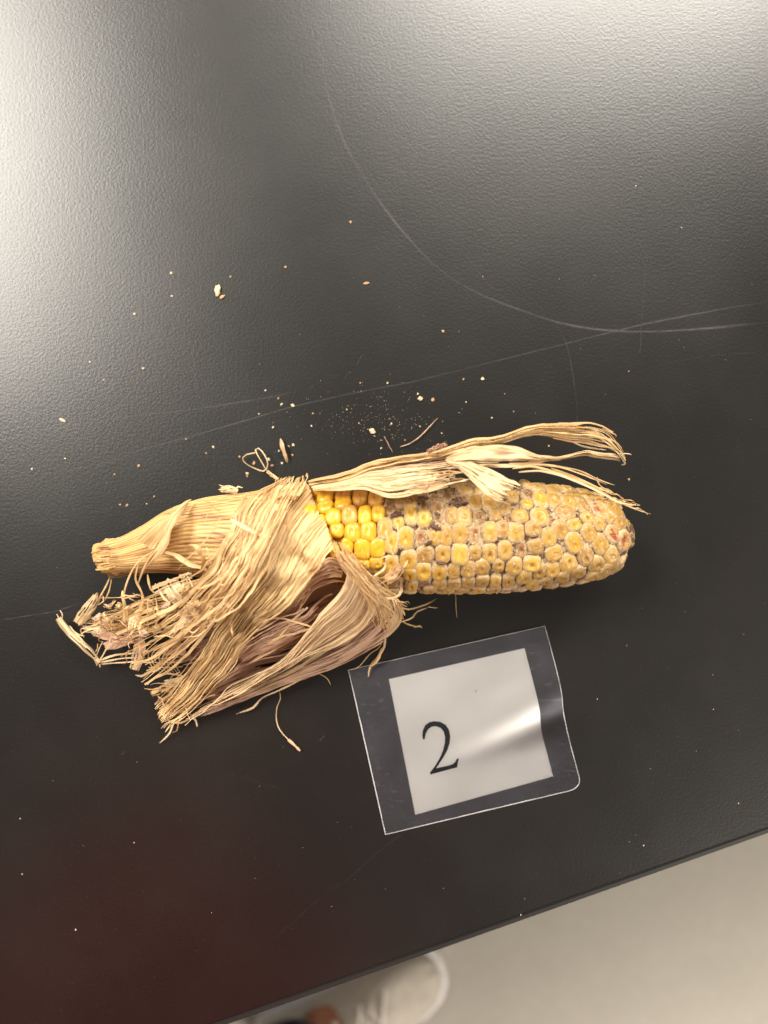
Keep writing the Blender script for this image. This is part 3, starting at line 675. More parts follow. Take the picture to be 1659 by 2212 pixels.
# matted fibres on the fold, crossing the lower left kernels
G_a = [(716, 1165, 50), (730, 1210, 51), (762, 1255, 46), (800, 1310, 38), (822, 1370, 22)]
G_b = [(742, 1172, 51), (775, 1215, 50), (815, 1260, 43), (858, 1296, 33), (872, 1335, 22)]
make_leaf('husk_leaf', m_husk, [
    (fibres, dict(A=G_a, B=G_b, n=34, m=28, wf=.9, t0j=.25, t1j=.35, spread=16, lift=3, rip=.8, tint=(.42, 0, .1), wig=9, seed=101)),
    (fibres, dict(A=G_a, B=G_b, n=18, m=28, wf=.5, t0j=.3, t1j=.3, spread=30, lift=4, rip=1.0, tint=(.6, 0, .3), wig=18, seed=102))], 'matted fuzzy bundle of fibres on the fold')
# flap hugging the stalk
make_leaf('husk_leaf', m_husk, [(leaf, dict(A=[(414, 1077, 30), (392, 1088, 36), (372, 1112, 42), (352, 1150, 43), (330, 1190, 40), (300, 1235, 32)], B=[(402, 1092, 34), (390, 1118, 42), (372, 1148, 46), (362, 1182, 45), (338, 1208, 41), (303, 1242, 31)], n=34, m=12, arch=1, rip=.8, freq=4, tint=(.3, .15, 0), seed=111))], 'narrow curled flap lying over the stalk')
make_leaf('husk_leaf', m_husk, [(leaf, dict(A=[(356, 1160, 43), (300, 1150, 36), (340, 1130, 38), (395, 1098, 36), (412, 1086, 33)][::-1][0:2] + [(372, 1108, 39), (325, 1140, 38), (290, 1170, 34)], B=[(396, 1092, 35), (372, 1122, 42), (352, 1158, 44), (330, 1192, 41)], n=24, m=14, arch=.5, rip=.6, freq=4, tint=(.55, 0, .2), seed=112))])
# curls on the stalk
strand(ear, [(345, 1190, 42), (380, 1200, 45), (410, 1218, 46), (440, 1228, 45), (455, 1240, 40)], 12, (.35, 0, 0), tw=1.2)
strand(ear, [(402, 1186, 48), (425, 1190, 52), (440, 1210, 50), (436, 1232, 44), (420, 1240, 40)], 11, (.45, .1, 0), tw=1.3)
strand(ear, [(398, 1190, 47), (412, 1178, 51), (430, 1184, 52), (445, 1200, 49)], 8, (.3, 0, 0), tw=1)
strand(ear, [(446, 1182, 48), (452, 1205, 49), (450, 1222, 47)], 5, (.3, 0, 0))
strand(ear, [(498, 1122, 52), (530, 1140, 54), (562, 1155, 55), (585, 1160, 56)], 11, (.2, 0, 0), m_husk_pale, tw=.3)
strand(ear, [(448, 1082, 34), (462, 1098, 40), (478, 1104, 43)], 3, (.8, 0, .5))
strand(ear, [(442, 1130, 46), (450, 1108, 46), (462, 1094, 44)], 3, (.3, 0, 0))
for i in range(9):
    x0 = 480 + i*14 + random.uniform(-6, 6); y0 = 1150 + random.uniform(-60, 90)
    strand(ear, [(x0, y0, 53), (x0 - 25, y0 + 45, 55), (x0 - 70, y0 + 90, 52), (x0 - 90 - 8*i, y0 + 115, 44)], random.uniform(2.5, 6), (random.uniform(.15, .7), 0, random.choice((0, .2))), wig=9)
# hanging strips left of the stalk
for pts, w_ in (([(332, 1190, 42), (300, 1212, 38), (280, 1245, 33), (268, 1285, 28), (276, 1330, 22), (278, 1370, 16)], 6), ([(345, 1182, 43), (322, 1205, 40), (306, 1240, 34), (298, 1262, 30)], 6),
                ([(300, 1215, 38), (293, 1250, 32), (308, 1290, 28), (300, 1330, 24), (312, 1372, 18)], 7), ([(238, 1246, 12), (228, 1268, 14), (215, 1290, 15), (208, 1300, 12)], 5),
                ([(240, 1250, 12), (236, 1275, 14), (226, 1298, 14)], 4), ([(212, 1292, 15), (260, 1290, 16), (300, 1290, 18)], 3), ([(318, 1240, 22), (322, 1262, 24), (330, 1278, 24), (345, 1284, 24)], 6),
                ([(264, 1276, 24), (266, 1300, 24), (270, 1345, 20)], 8), ([(320, 1290, 30), (318, 1330, 27), (322, 1375, 20)], 5), ([(336, 1290, 31), (340, 1330, 28), (332, 1372, 22)], 6)):
    strand(ear, pts, w_, (random.uniform(.2, .5), 0, 0), tw=.8)
# thin strips joining the pale rolled piece
for pts, w_ in (([(214, 1434, 5), (250, 1432, 7), (290, 1430, 9), (330, 1432, 10)], 4), ([(212, 1428, 6), (245, 1416, 8), (290, 1410, 11), (330, 1404, 14)], 6), ([(214, 1432, 6), (250, 1424, 8), (300, 1420, 10)], 4),
                ([(212, 1430, 6), (228, 1405, 9), (240, 1378, 12), (246, 1360, 14)], 4), ([(126, 1334, 5), (122, 1326, 6)], 4), ([(134, 1336, 5), (134, 1326, 6), (130, 1318, 6)], 3), ([(150, 1352, 8), (168, 1370, 8), (182, 1374, 8)], 3),
                ([(215, 1434, 5), (216, 1442, 4)], 5), ([(205, 1425, 5), (212, 1405, 7), (222, 1385, 10)], 3)):
    strand(ear, pts, w_, (.25, .1, 0), m_husk_pale)
# curls at left tips
for i in range(16):
    a = random.uniform(0, 1); x0 = 178 + 50*a + random.uniform(-8, 8); y0 = 1352 + random.uniform(-18, 18)
    strand(ear, [(x0 + 40, y0 - random.uniform(-10, 22), 14), (x0 + 12, y0 - 6, 13), (x0 - 8, y0 + random.uniform(-6, 10), 10), (x0 + random.uniform(-5, 18), y0 + random.uniform(6, 16), 8)], random.uniform(2.5, 5), (random.uniform(.1, .5), .1, 0), m_husk_pale)
rs = random.Random(5)
for i in range(30):
    t = rs.random(); x0 = 215 + 270*t + rs.uniform(-25, 25); y0 = 1335 - 45*t + rs.uniform(-35, 55); a = rs.uniform(-1.2, 1.2) + (math.pi if rs.random() < .5 else 0) + .5
    L_ = rs.uniform(14, 42); z0 = 16 + 26*t + rs.uniform(-2, 6)
    small_leaf([(x0, y0, z0), (x0 + math.cos(a)*L_*.5, y0 - math.sin(a)*L_*.5, z0 + rs.uniform(1, 5)), (x0 + math.cos(a)*L_, y0 - math.sin(a)*L_, z0 + rs.uniform(-5, 3))], rs.uniform(3, 10), rs.choice((m_husk, m_husk_pale, m_husk_pale, m_husk_pink)), (rs.uniform(.15, .75), rs.choice((0, 0, .4)), rs.choice((0, .4))), rs.uniform(.5, 3), seed=200 + i, jag=.3)
for i in range(46):
    t = rs.random(); x0 = 200 + 300*t; y0 = 1345 - 60*t + rs.uniform(-50, 90); z0 = 16 + 28*t + rs.uniform(-3, 7); a = rs.uniform(-3.1, 3.1); L_ = rs.uniform(18, 50)
    strand(ear, [(x0, y0, z0), (x0 + math.cos(a)*L_*.5 + rs.uniform(-8, 8), y0 + math.sin(a)*L_*.4 + rs.uniform(-8, 8), z0 + 3), (x0 + math.cos(a)*L_ + rs.uniform(-6, 6), y0 + math.sin(a)*L_*.7, z0 - 2)], rs.uniform(1.8, 5), (rs.uniform(.1, .9), rs.choice((0, .3)), rs.choice((0, .4))), wig=7)
# arcs bridging the dark hollow
for i in range(8):
    x0 = 322 + i*8; strand(ear, [(x0 + 18, 1392, 18), (x0 + 2, 1405 + i, 12), (x0 - 2, 1425 + i, 9), (x0 + 16, 1452 + i, 7)], 2.6, (.35, .1, 0))
for i in range(4):
    strand(ear, [(320, 1408 + i*11, 8), (355, 1412 + i*10, 10), (395, 1408 + i*11, 12)], 2.6, (.4, .1, 0))
# ragged tips along the lower left
tips = [([(430, 1478, 14), (385, 1500, 10), (352, 1512, 7), (330, 1490, 4)], 5), ([(440, 1510, 10), (400, 1520, 7), (372, 1538, 5), (350, 1552, 3)], 5), ([(410, 1530, 8), (378, 1558, 5), (366, 1585, 3), (345, 1606, 1.5)], 4.5),
        ([(420, 1520, 9), (390, 1550, 7), (382, 1578, 4), (372, 1582, 2), (366, 1574, 2)], 3.5), ([(400, 1500, 8), (370, 1525, 6), (358, 1548, 4), (352, 1560, 3)], 6), ([(432, 1485, 10), (380, 1482, 8), (340, 1476, 6), (325, 1480, 4)], 4),
        ([(400, 1462, 10), (365, 1455, 9), (345, 1462, 7), (330, 1468, 5)], 5), ([(350, 1440, 8), (335, 1448, 7), (322, 1452, 5), (306, 1460, 4), (292, 1458, 3)], 8), ([(388, 1452, 10), (372, 1460, 8), (366, 1472, 5), (354, 1478, 3)], 3.5),
        ([(470, 1520, 6), (420, 1545, 4), (390, 1562, 3), (362, 1556, 3)], 6), ([(412, 1548, 4), (422, 1556, 3), (426, 1570, 2)], 5), ([(360, 1530, 6), (352, 1522, 5), (350, 1505, 4)], 4), ([(440, 1500, 10), (395, 1545, 8), (360, 1562, 5), (348, 1574, 3)], 5),
        ([(650, 1468, 8), (600, 1492, 5), (565, 1508, 3), (545, 1530, 2), (510, 1543, 1.2)], 5), ([(603, 1490, 4), (606, 1508, 2), (598, 1530, 1.5), (600, 1568, 1.2), (622, 1596, 1.5), (640, 1612, 2)], 3),
        ([(668, 1450, 4), (695, 1458, 2), (708, 1468, 1.5), (714, 1480, 1.2)], 2.4), ([(828, 1378, 12), (818, 1400, 7), (800, 1412, 4), (775, 1440, 2.5), (750, 1448, 1.5)], 2.6), ([(832, 1375, 14), (830, 1395, 9), (822, 1412, 6), (800, 1440, 3), (796, 1462, 2)], 7),
        ([(828, 1398, 7), (812, 1430, 5), (798, 1442, 3)], 9)]
for pts, w_ in tips: strand(ear, pts, w_, (random.uniform(.15, .6), .1, 0), random.choice((m_husk, m_husk_pale)), tw=.5)
strand(ear, [(622, 1598, 1.5), (634, 1608, 2), (648, 1622, 1.5)], 8, (.6, .6, 0), m_husk_pink, wig=.6, tip=.7)
for i in range(26):
    x0 = random.uniform(360, 470); y0 = 1540 - (x0 - 360)*.35 + random.uniform(-60, 0); a = random.uniform(2.3, 3.5); L_ = random.uniform(30, 70)
    strand(ear, [(x0, y0, 12), (x0 + math.cos(a)*L_*.5, y0 - math.sin(-a)*L_*.35 + 8, 9), (x0 + math.cos(a)*L_, y0 + math.sin(a)*L_*.6 + 14, 5)], random.uniform(2, 4.5), (random.uniform(.1, .6), random.uniform(0, .3), 0), wig=5)
# strands round the fold on the right
for pts, w_ in (([(792, 1284, 42), (830, 1292, 40), (852, 1292, 38), (866, 1280, 36), (866, 1262, 38), (862, 1245, 42)], 8), ([(862, 1290, 36), (842, 1278, 40), (810, 1262, 45), (800, 1258, 46)], 6), ([(866, 1312, 26), (885, 1316, 20), (915, 1308, 12), (935, 1298, 6), (944, 1292, 4)], 5),
                ([(862, 1345, 18), (890, 1335, 12), (900, 1322, 8), (925, 1312, 5)], 5), ([(866, 1340, 16), (885, 1350, 8), (908, 1354, 3)], 5), ([(868, 1312, 22), (875, 1330, 18)], 5), ([(925, 1310, 4), (935, 1313, 3), (946, 1312, 2)], 2.5), ([(895, 1355, 3), (905, 1352, 2.4), (912, 1357, 1.5)], 4),
                ([(984, 1282, 5), (985, 1310, 2), (987, 1335, 1.2)], 1.6), ([(833, 1145, 52), (838, 1170, 52), (850, 1200, 51), (862, 1222, 49), (862, 1240, 46)], 4.5), ([(858, 1130, 51), (860, 1160, 52), (852, 1190, 51), (850, 1198, 50)], 4),
                ([(802, 1222, 48), (825, 1205, 50), (850, 1200, 50)], 4), ([(882, 1208, 48), (868, 1230, 46), (840, 1252, 43), (818, 1262, 42)], 5), ([(808, 1245, 47), (830, 1228, 48), (832, 1214, 49)], 6), ([(815, 1122, 51), (826, 1118, 52)], 3), ([(816, 1160, 52), (822, 1172, 52)], 3)):
    strand(ear, pts, w_, (random.uniform(.15, .55), 0, 0), random.choice((m_husk, m_husk_pale)), tw=.6)
small_leaf([(868, 1218, 47), (852, 1242, 44), (828, 1260, 42)], 13, m_husk, (.5, .3, 0), seed=120)
for i in range(22):
    t = random.random(); x0 = 728 + 130*t; y0 = 1180 + 125*t; a = random.uniform(-.9, 1.2)
    L_ = random.uniform(15, 38); strand(ear, [(x0, y0, 49 - 14*t), (x0 + math.cos(a)*L_*.5, y0 + math.sin(a)*L_*.5, 51 - 14*t), (x0 + math.cos(a)*L_, y0 + math.sin(a)*L_ + 4, 49 - 16*t)], random.uniform(1.6, 3.6), (random.uniform(.2, .7), 0, .2), wig=6)
# loose strips curling in the hollow
for pts, w_ in (([(640, 1300, 40), (668, 1278, 36), (660, 1250, 36), (640, 1262, 38)], 5), ([(600, 1380, 34), (640, 1330, 34), (655, 1290, 35), (662, 1262, 35)], 6), ([(700, 1240, 34), (722, 1250, 30), (728, 1275, 26), (716, 1300, 24)], 3),
                ([(560, 1400, 30), (610, 1375, 32), (650, 1365, 30), (700, 1345, 30)], 6), ([(540, 1432, 22), (600, 1400, 24), (650, 1372, 26)], 5), ([(560, 1345, 42), (600, 1335, 40), (660, 1350, 36), (690, 1362, 34)], 5)):
    strand(ear, pts, w_, (.4, .15, 0), tw=1)
# leaves along the top right
E1a = [(657, 1044, 30), (720, 1023, 33), (800, 996, 36), (880, 980, 38), (958, 968, 40), (1020, 950, 42), (1090, 935, 42), (1150, 917, 40), (1220, 914, 37), (1285, 919, 32), (1322, 936, 27)]
E1b = [(660, 1057, 31), (730, 1040, 34), (810, 1015, 36), (880, 999, 37), (958, 989, 39), (1020, 978, 40), (1090, 957, 40), (1150, 941, 38), (1200, 945, 34), (1260, 958, 29), (1300, 962, 24)]
make_leaf('husk_leaf', m_husk, [(leaf, dict(wv=.7, A=E1a, B=E1b, n=90, m=16, arch=2.5, rip=1.6, freq=5, tint=(.45, 0, 0), jag1=.10, seed=131, slits=4, ripl=9)),
    (fibres, dict(wv=.7, A=E1a, B=E1b, n=5, m=50, wf=.7, t0j=.05, t1j=.1, spread=6, lift=3, rip=.7, tint=(.2, 0, 0), wig=7, seed=132)),
    (fibres, dict(A=[(1180, 918, 38), (1240, 920, 35), (1300, 928, 30), (1328, 950, 24), (1350, 985, 17)], B=[(1180, 945, 36), (1240, 958, 30), (1290, 966, 25), (1325, 978, 20), (1352, 996, 16)], n=9, m=30, wf=.7, t0j=.2, t1j=.15, spread=6, lift=2, tint=(.3, 0, 0), wig=7, seed=133))],
    'long narrow leaf reaching out beyond the ear, its end forked')
make_leaf('husk_leaf', m_husk_pale, [(leaf, dict(wv=.9, A=[(955, 985, 40), (1005, 968, 43), (1060, 958, 43), (1110, 964, 40), (1160, 984, 36), (1200, 984, 33), (1260, 975, 29), (1310, 979, 25), (1348, 986, 20)],
        B=[(958, 1002, 42), (1005, 1012, 45), (1060, 1012, 44), (1110, 1008, 40), (1150, 1004, 36), (1200, 996, 32), (1260, 987, 28), (1310, 991, 24), (1350, 998, 19)], n=70, m=22, arch=2, rip=1.1, freq=6, tint=(.42, .15, .15), seed=141, ripl=7, slits=3))], 'broad patch of leaf tapering to a thin tail')
make_leaf('husk_leaf', m_husk_pale, [(leaf, dict(wv=.9, A=[(958, 990, 44), (1005, 1002, 46), (1062, 1016, 48), (1112, 1036, 48), (1140, 1060, 46)], B=[(966, 1004, 45), (1000, 1026, 48), (1038, 1058, 51), (1082, 1082, 51), (1116, 1092, 49)], n=40, m=24, arch=1, rip=1.0, freq=6, tint=(.2, .1, .25), jag1=.22, seed=142, slits=3))], 'pale blunt flap lying across the kernels')
E2a = [(668, 1054, 33), (720, 1042, 36), (800, 1018, 38), (880, 1006, 41), (960, 1000, 43), (1010, 1004, 43)]
E2b = [(672, 1062, 38), (730, 1060, 47), (790, 1060, 49), (850, 1074, 50), (900, 1066, 50), (950, 1052, 49), (1010, 1040, 48)]
make_leaf('husk_leaf', m_husk_pale, [(leaf, dict(wv=.6, A=E2a, B=E2b, n=60, m=30, arch=1.2, rip=.9, freq=7, tint=(.22, 0, 0), jag0=.01, jag1=.22, seed=151, slits=8)),
    (fibres, dict(wv=.6, A=E2a, B=E2b, n=24, m=30, wf=.6, t0j=.5, t1j=.25, spread=6, lift=1.8, rip=.5, tint=(.35, .1, .1), wig=4, seed=152))], 'pale leaf still hugging the top of the kernels')
make_leaf('husk_leaf', m_husk_pink, [(fibres, dict(A=[(760, 1028, 35), (850, 1008, 37), (940, 994, 39), (985, 985, 41)], B=[(770, 1036, 36), (850, 1022, 39), (940, 1008, 41), (1000, 998, 43)], n=10, m=26, wf=.8, t0j=.3, t1j=.2, spread=7, lift=2, tint=(.7, .3, .2), wig=6, seed=153))])
for i in range(12):
    x0 = random.uniform(880, 985); y0 = random.uniform(1018, 1062)
    strand(ear, [(x0, y0, 50), (x0 + 22, y0 + random.uniform(-6, 4), 51), (x0 + random.uniform(35, 60), y0 + random.uniform(-12, 8), 49)], random.uniform(2, 5), (random.uniform(.3, .9), .1, .4), wig=4)
for pts, w_ in (([(1112, 1002, 42), (1160, 1003, 40), (1205, 1008, 38), (1260, 1025, 34), (1290, 1038, 30), (1310, 1046, 27)], 6), ([(1108, 1012, 44), (1150, 1008, 43), (1200, 1020, 41), (1260, 1040, 37), (1312, 1062, 31), (1325, 1064, 29)], 7),
                ([(1120, 1020, 45), (1170, 1018, 44), (1225, 1032, 42), (1290, 1060, 37), (1325, 1080, 32), (1350, 1088, 28), (1383, 1092, 23)], 6), ([(1190, 1012, 41), (1240, 1030, 38), (1300, 1062, 33), (1340, 1086, 29), (1395, 1108, 22), (1405, 1110, 21)], 5),
                ([(1200, 1006, 40), (1250, 1016, 37), (1290, 1034, 32), (1328, 1048, 28)], 4), ([(1340, 1080, 29), (1362, 1080, 27), (1370, 1084, 26)], 3), ([(1345, 1084, 28), (1370, 1098, 25), (1380, 1096, 24)], 3),
                ([(1300, 925, 32), (1330, 940, 26), (1328, 946, 25)], 4), ([(1230, 950, 32), (1260, 964, 28), (1310, 972, 24)], 5), ([(1335, 980, 19), (1358, 980, 17), (1365, 983, 15)], 3), ([(1345, 992, 18), (1350, 1002, 16), (1342, 1004, 15)], 5),
                ([(1215, 1052, 44), (1225, 1060, 44)], 5), ([(1290, 1030, 33), (1296, 1048, 31), (1325, 1068, 28)], 3)):
    strand(ear, pts, w_, (random.uniform(.1, .45), 0, 0), m_husk_pale if random.random() < .6 else m_husk, tw=.7)
for i in range(10):
    x0 = 1290 + i*9 + random.uniform(-4, 4); y0 = 1052 + i*5.5
    strand(ear, [(x0, y0, 32 - i), (x0 + 14, y0 + random.uniform(-4, 8), 31 - i), (x0 + 28, y0 + random.uniform(0, 14), 28 - i)], random.uniform(1.5, 3.5), (random.uniform(.2, .8), 0, .2), wig=3)
for x0, y0 in ((925, 965), (938, 958), (950, 956)):
    small_leaf([(x0 - 6, y0 + 12, 42), (x0 + 8, y0 + 5, 46), (x0 + 20, y0 - 1, 44)], 5, m_husk_pink, (.5, .8, .2), 2, seed=int(x0), rip=1.6, jag=.3)
# silk fringe at the top of the folded leaf
for i in range(14):
    x0 = 590 + i*5; strand(ear, [(x0, 1052, 33), (x0 + 6, 1040, 31), (x0 + random.uniform(4, 22), 1030 + random.uniform(-6, 4), 28)], random.uniform(1.5, 3), (random.uniform(.2, .8), 0, .2), wig=3)
for i in range(7):
    strand(ear, [(505 + i*3, 1052, 26), (490 + i*3, 1050 + i, 26), (472 + i*4, 1050 + i*2 - 3, 22)], 3, (.25, 0, 0), m_husk_pale, wig=4)

# ------------------------------------------------------------------ loose pieces on the table
def loose_strand(pts, w_, label, cat, mat, name, tint=(.3, 0, 0), **kw):
    o = strand(None, pts, w_, tint, mat, name=name, wig=kw.get('wig', .8), tip=kw.get('tip', .3), tw=kw.get('tw', .3)); tag(o, label, cat); return o
loose_strand([(586, 1030, 3), (572, 1010, 5), (558, 985, 6), (552, 972, 5), (556, 967, 4), (566, 975, 4), (576, 992, 4), (578, 1008, 3), (570, 1018, 2.5), (550, 1012, 2), (532, 1002, 2), (524, 992, 2), (530, 983, 2.5), (552, 978, 5)], 4, 'thin looped strand of husk fibre standing beside the frayed top of the husk', 'husk fibre', m_husk_pale, 'looped_fibre', (.55, 0, 0), tip=.8)
loose_strand([(576, 1018, 2), (588, 1026, 2.5), (600, 1035, 3)], 10, 'stubby tan husk splinter at the foot of the looped fibre', 'husk scrap', m_husk, 'husk_splinter', (.45, 0, 0), tip=.7)
loose_strand([(606, 948, 1.5), (610, 965, 3), (615, 982, 2.5), (621, 1000, 1)], 11, 'small wedge of torn husk lying above the looped fibre', 'husk scrap', m_husk_pale, 'husk_scrap', (.5, .4, 0), tip=.2)
loose_strand([(864, 965, 1), (885, 958, 1), (905, 945, 1.2), (925, 925, 1.2), (945, 903, 1)], 3.2, 'longest loose brown fibre lying slantwise above the long leaf', 'fibre', m_husk_pink, 'loose_fibre', (.6, .5, 0))
loose_strand([(829, 942, 1), (835, 952, 1), (842, 966, 1), (848, 976, 1)], 1.8, 'short hair thin reddish fibre left of the longest loose fibre', 'fibre', m_husk_pink, 'loose_fibre', (.8, .7, 0))
loose_strand([(1029, 1490, 0.9), (1027, 1496, 0.9)], 1.5, 'tiny dark speck of fibre on the white paper above the numeral', 'fibre', m_chaff, 'paper_speck')

def crumb_mesh(seed, ex=1.0):
    rr = random.Random(seed); bm = bmesh.new(); bmesh.ops.create_icosphere(bm, subdivisions=2, radius=1)
    for v in bm.verts:
        n_ = v.co.copy(); v.co *= 1 + .55*nz(n_.x*1.3, n_.y*1.3, n_.z*1.3 + seed*7.7); v.co.x *= ex; v.co.z *= .62
        v.co.z = max(v.co.z, -.45)
    me = bpy.data.meshes.new('crumb'); bm.to_mesh(me); bm.free(); return me
CR = []
for i in range(8):
    for mt in (m_crumb, m_crumb2):
        me = crumb_mesh(i + 1, random.uniform(1, 1.7)); me.materials.append(mt); CR.append(me)
def crumb(px, py, r, label, group=None, ang=None, stretch=1.0, tanc=None, name='crumb', cat='crumb'):
    ml = [m for i, m in enumerate(CR) if tanc is None or (i % 2) == int(tanc)]
    o = bpy.data.objects.new(name, random.choice(ml)); col.objects.link(o); s = r/PXM
    o.scale = (s*stretch, s, s); p = P(px, py, 0); o.location = (p.x, p.y, s*.45 + .00002); o.rotation_euler = (0, 0, random.uniform(0, 6.3) if ang is None else ang)
    tag(o, label, cat, group); return o
def d3(x, y): return x*.3906, 486 + y*.3906
def d7(x, y): return 459 + x*.5859, 810 + y*.5859
crumb(*d3(1205, 365), 6, 'largest cream crumb, alone in the middle of the left half above the husk', ang=1.35, stretch=1.5, tanc=0)
crumb(*d3(1229, 398), 3.2, 'hooked tan flake touching the lower right of the largest cream crumb', ang=.6, stretch=1.4, tanc=1, name='flake', cat='flake')
crumb(*d3(345, 1080), 3.2, 'oblong greenish white crumb lying on the upper long scratch at the left', ang=-.5, stretch=1.7, tanc=0)
crumb(*d7(766, 87), 4.4, 'chunky white crumb straight above the middle of the long leaf', tanc=0)
crumb(*d7(590, 207), 5.2, 'lumpy white crumb just left of the short reddish fibre', ang=-.6, stretch=1.2, tanc=0)
crumb(*d7(296, 113), 3.4, 'yellowish crumb on the lower long scratch above the wedge of husk', tanc=0)
crumb(*d7(812, 92), 3.2, 'tan crumb next to the chunky white crumb, on its right', tanc=1)
crumb(*d7(995, 15), 3.6, 'cream crumb highest above the forked leaf end side of the scatter', tanc=0)
crumb(791, 612, 2.6, 'thin rust coloured sliver lying flat in the middle of the table', ang=.15, stretch=2.2, tanc=1, name='sliver', cat='sliver')
crumb(757, 480, 2.6, 'lone tan crumb beside the curved scratch in the upper middle', tanc=1)
crumb(957, 716, 2.8, 'lone tan crumb between the curved and straight scratches', tanc=1)
small = [d3(*q) for q in ((745, 493), (947, 267), (1275, 287), (1580, 233), (680, 322), (950, 394), (498, 758), (792, 793), (575, 857), (360, 1292), (178, 1350), (768, 1332), (635, 1380), (853, 1502), (665, 1547), (703, 1551), (812, 1542), (1030, 1185), (1180, 1228), (1468, 915), (1540, 960), (1510, 1120), (1140, 1262), (1432, 1045), (1558, 992))]
near = [d3(*q) for q in ((1405, 1318), (1505, 1330), (1560, 1318), (1617, 1272), (1543, 1250), (1367, 1375), (1486, 1297), (1597, 1224), (1622, 1216), (1367, 1388), (1326, 1282))] + [d7(348, 372), (663, 1025)]
midc = [d7(*q) for q in ((925, 16), (757, 70), (660, 180), (765, 190), (735, 193), (1110, 135), (1030, 158), (845, 215), (622, 270), (620, 240), (545, 30), (243, 85), (1240, 262), (370, 142), (365, 188), (495, 128), (710, 240), (935, 100), (1077, 70), (598, 225), (572, 200), (655, 185), (1535, 385), (540, 178), (645, 30))]
for p in small: crumb(*p, random.uniform(1.3, 2.6), 'tiny pale crumb on the open table to the left, away from the husk', 'tiny crumbs on the left of the table')
for p in near: crumb(*p, random.uniform(1.6, 3.0), 'tiny straw coloured crumb beside the looped fibre and the wedge of husk', 'tiny crumbs around the looped fibre')
for p in midc: crumb(*p, random.uniform(0.9, 1.9), 'tiny pale crumb scattered just above the long leaf', 'tiny crumbs above the ear')
for p in ((1043, 598), (1472, 492), (1373, 402), (1358, 802), (1390, 1826), (1541, 1532), (1595, 1735), (1125, 1976), (48, 1888), (164, 2008), (44, 1768), (290, 1820), (1290, 1510)):
    crumb(*p, random.uniform(0.8, 1.4), 'minute pale speck far out on the bare tabletop', 'minute specks far from the ear', name='speck', cat='speck')
bm = bmesh.new()
for _ in range(330):
    if random.random() < .75: px, py = random.gauss(800, 75), random.gauss(905, 38)
    else: px, py = random.uniform(20, 1640), random.uniform(560, 2000)
    p = P(px, py); s = random.uniform(.22, .7)/PXM
    r = bmesh.ops.create_icosphere(bm, subdivisions=1, radius=s)
    q = (p.x*ed.x + p.y*ed.y)
    if (p - E0).dot(en) < .004: continue
    for v in r['verts']: v.co = Vector((v.co.x*random.uniform(.7, 1.5) + p.x, v.co.y + p.y, v.co.z*.6 + s*.5))
tag(mesh_obj('dust', bm, m_crumb, None, False), 'fine pale dust sprinkled on the black table above the ear', kind='stuff')

# ------------------------------------------------------------------ scratches in the laminate
def scratch(pts, wpx, fade=.5, z=.00004):
    n = 90; c = cr([(*p, 0) for p in pts], n); bm = bmesh.new(); uv = bm.loops.layers.uv.new('UVMap'); fl = bm.verts.layers.float.new('fade')
    L = 0; rows = []; ph = random.uniform(0, 99)
    for i in range(n):
        x, y, _ = c[i]; a = c[min(i+1, n-1)]; b = c[max(i-1, 0)]; dx, dy = a[0]-b[0], a[1]-b[1]; q = math.hypot(dx, dy) or 1
        if i: L += math.dist(c[i][:2], c[i-1][:2])/PXM
        hw = wpx*.5*(.75 + .6*nz(i*.15, ph)); j = .8*nz(i*.3, ph, 4)
        r = []
        for s in (-1, 0, 1):
            v = bm.verts.new(P(x - dy/q*(hw*s + j), y + dx/q*(hw*s + j), 0) + Vector((0, 0, z)))
            v[fl] = (fade*(.55 + .7*nz(i*.09, ph, 8)) if s == 0 else 0)*min(1, i/8, (n-1-i)/8)*0.75; r.append((v, (L + ph, s*hw/PXM)))
        rows.append(r)
    for a, b in zip(rows, rows[1:]):
        for k in (0, 1):
            f = bm.faces.new((a[k][0], b[k][0], b[k+1][0], a[k+1][0]))
            for l, q in zip(f.loops, (a[k][1], b[k][1], b[k+1][1], a[k+1][1])): l[uv].uv = q
    return mesh_obj('scratch', bm, m_scr, table, False)
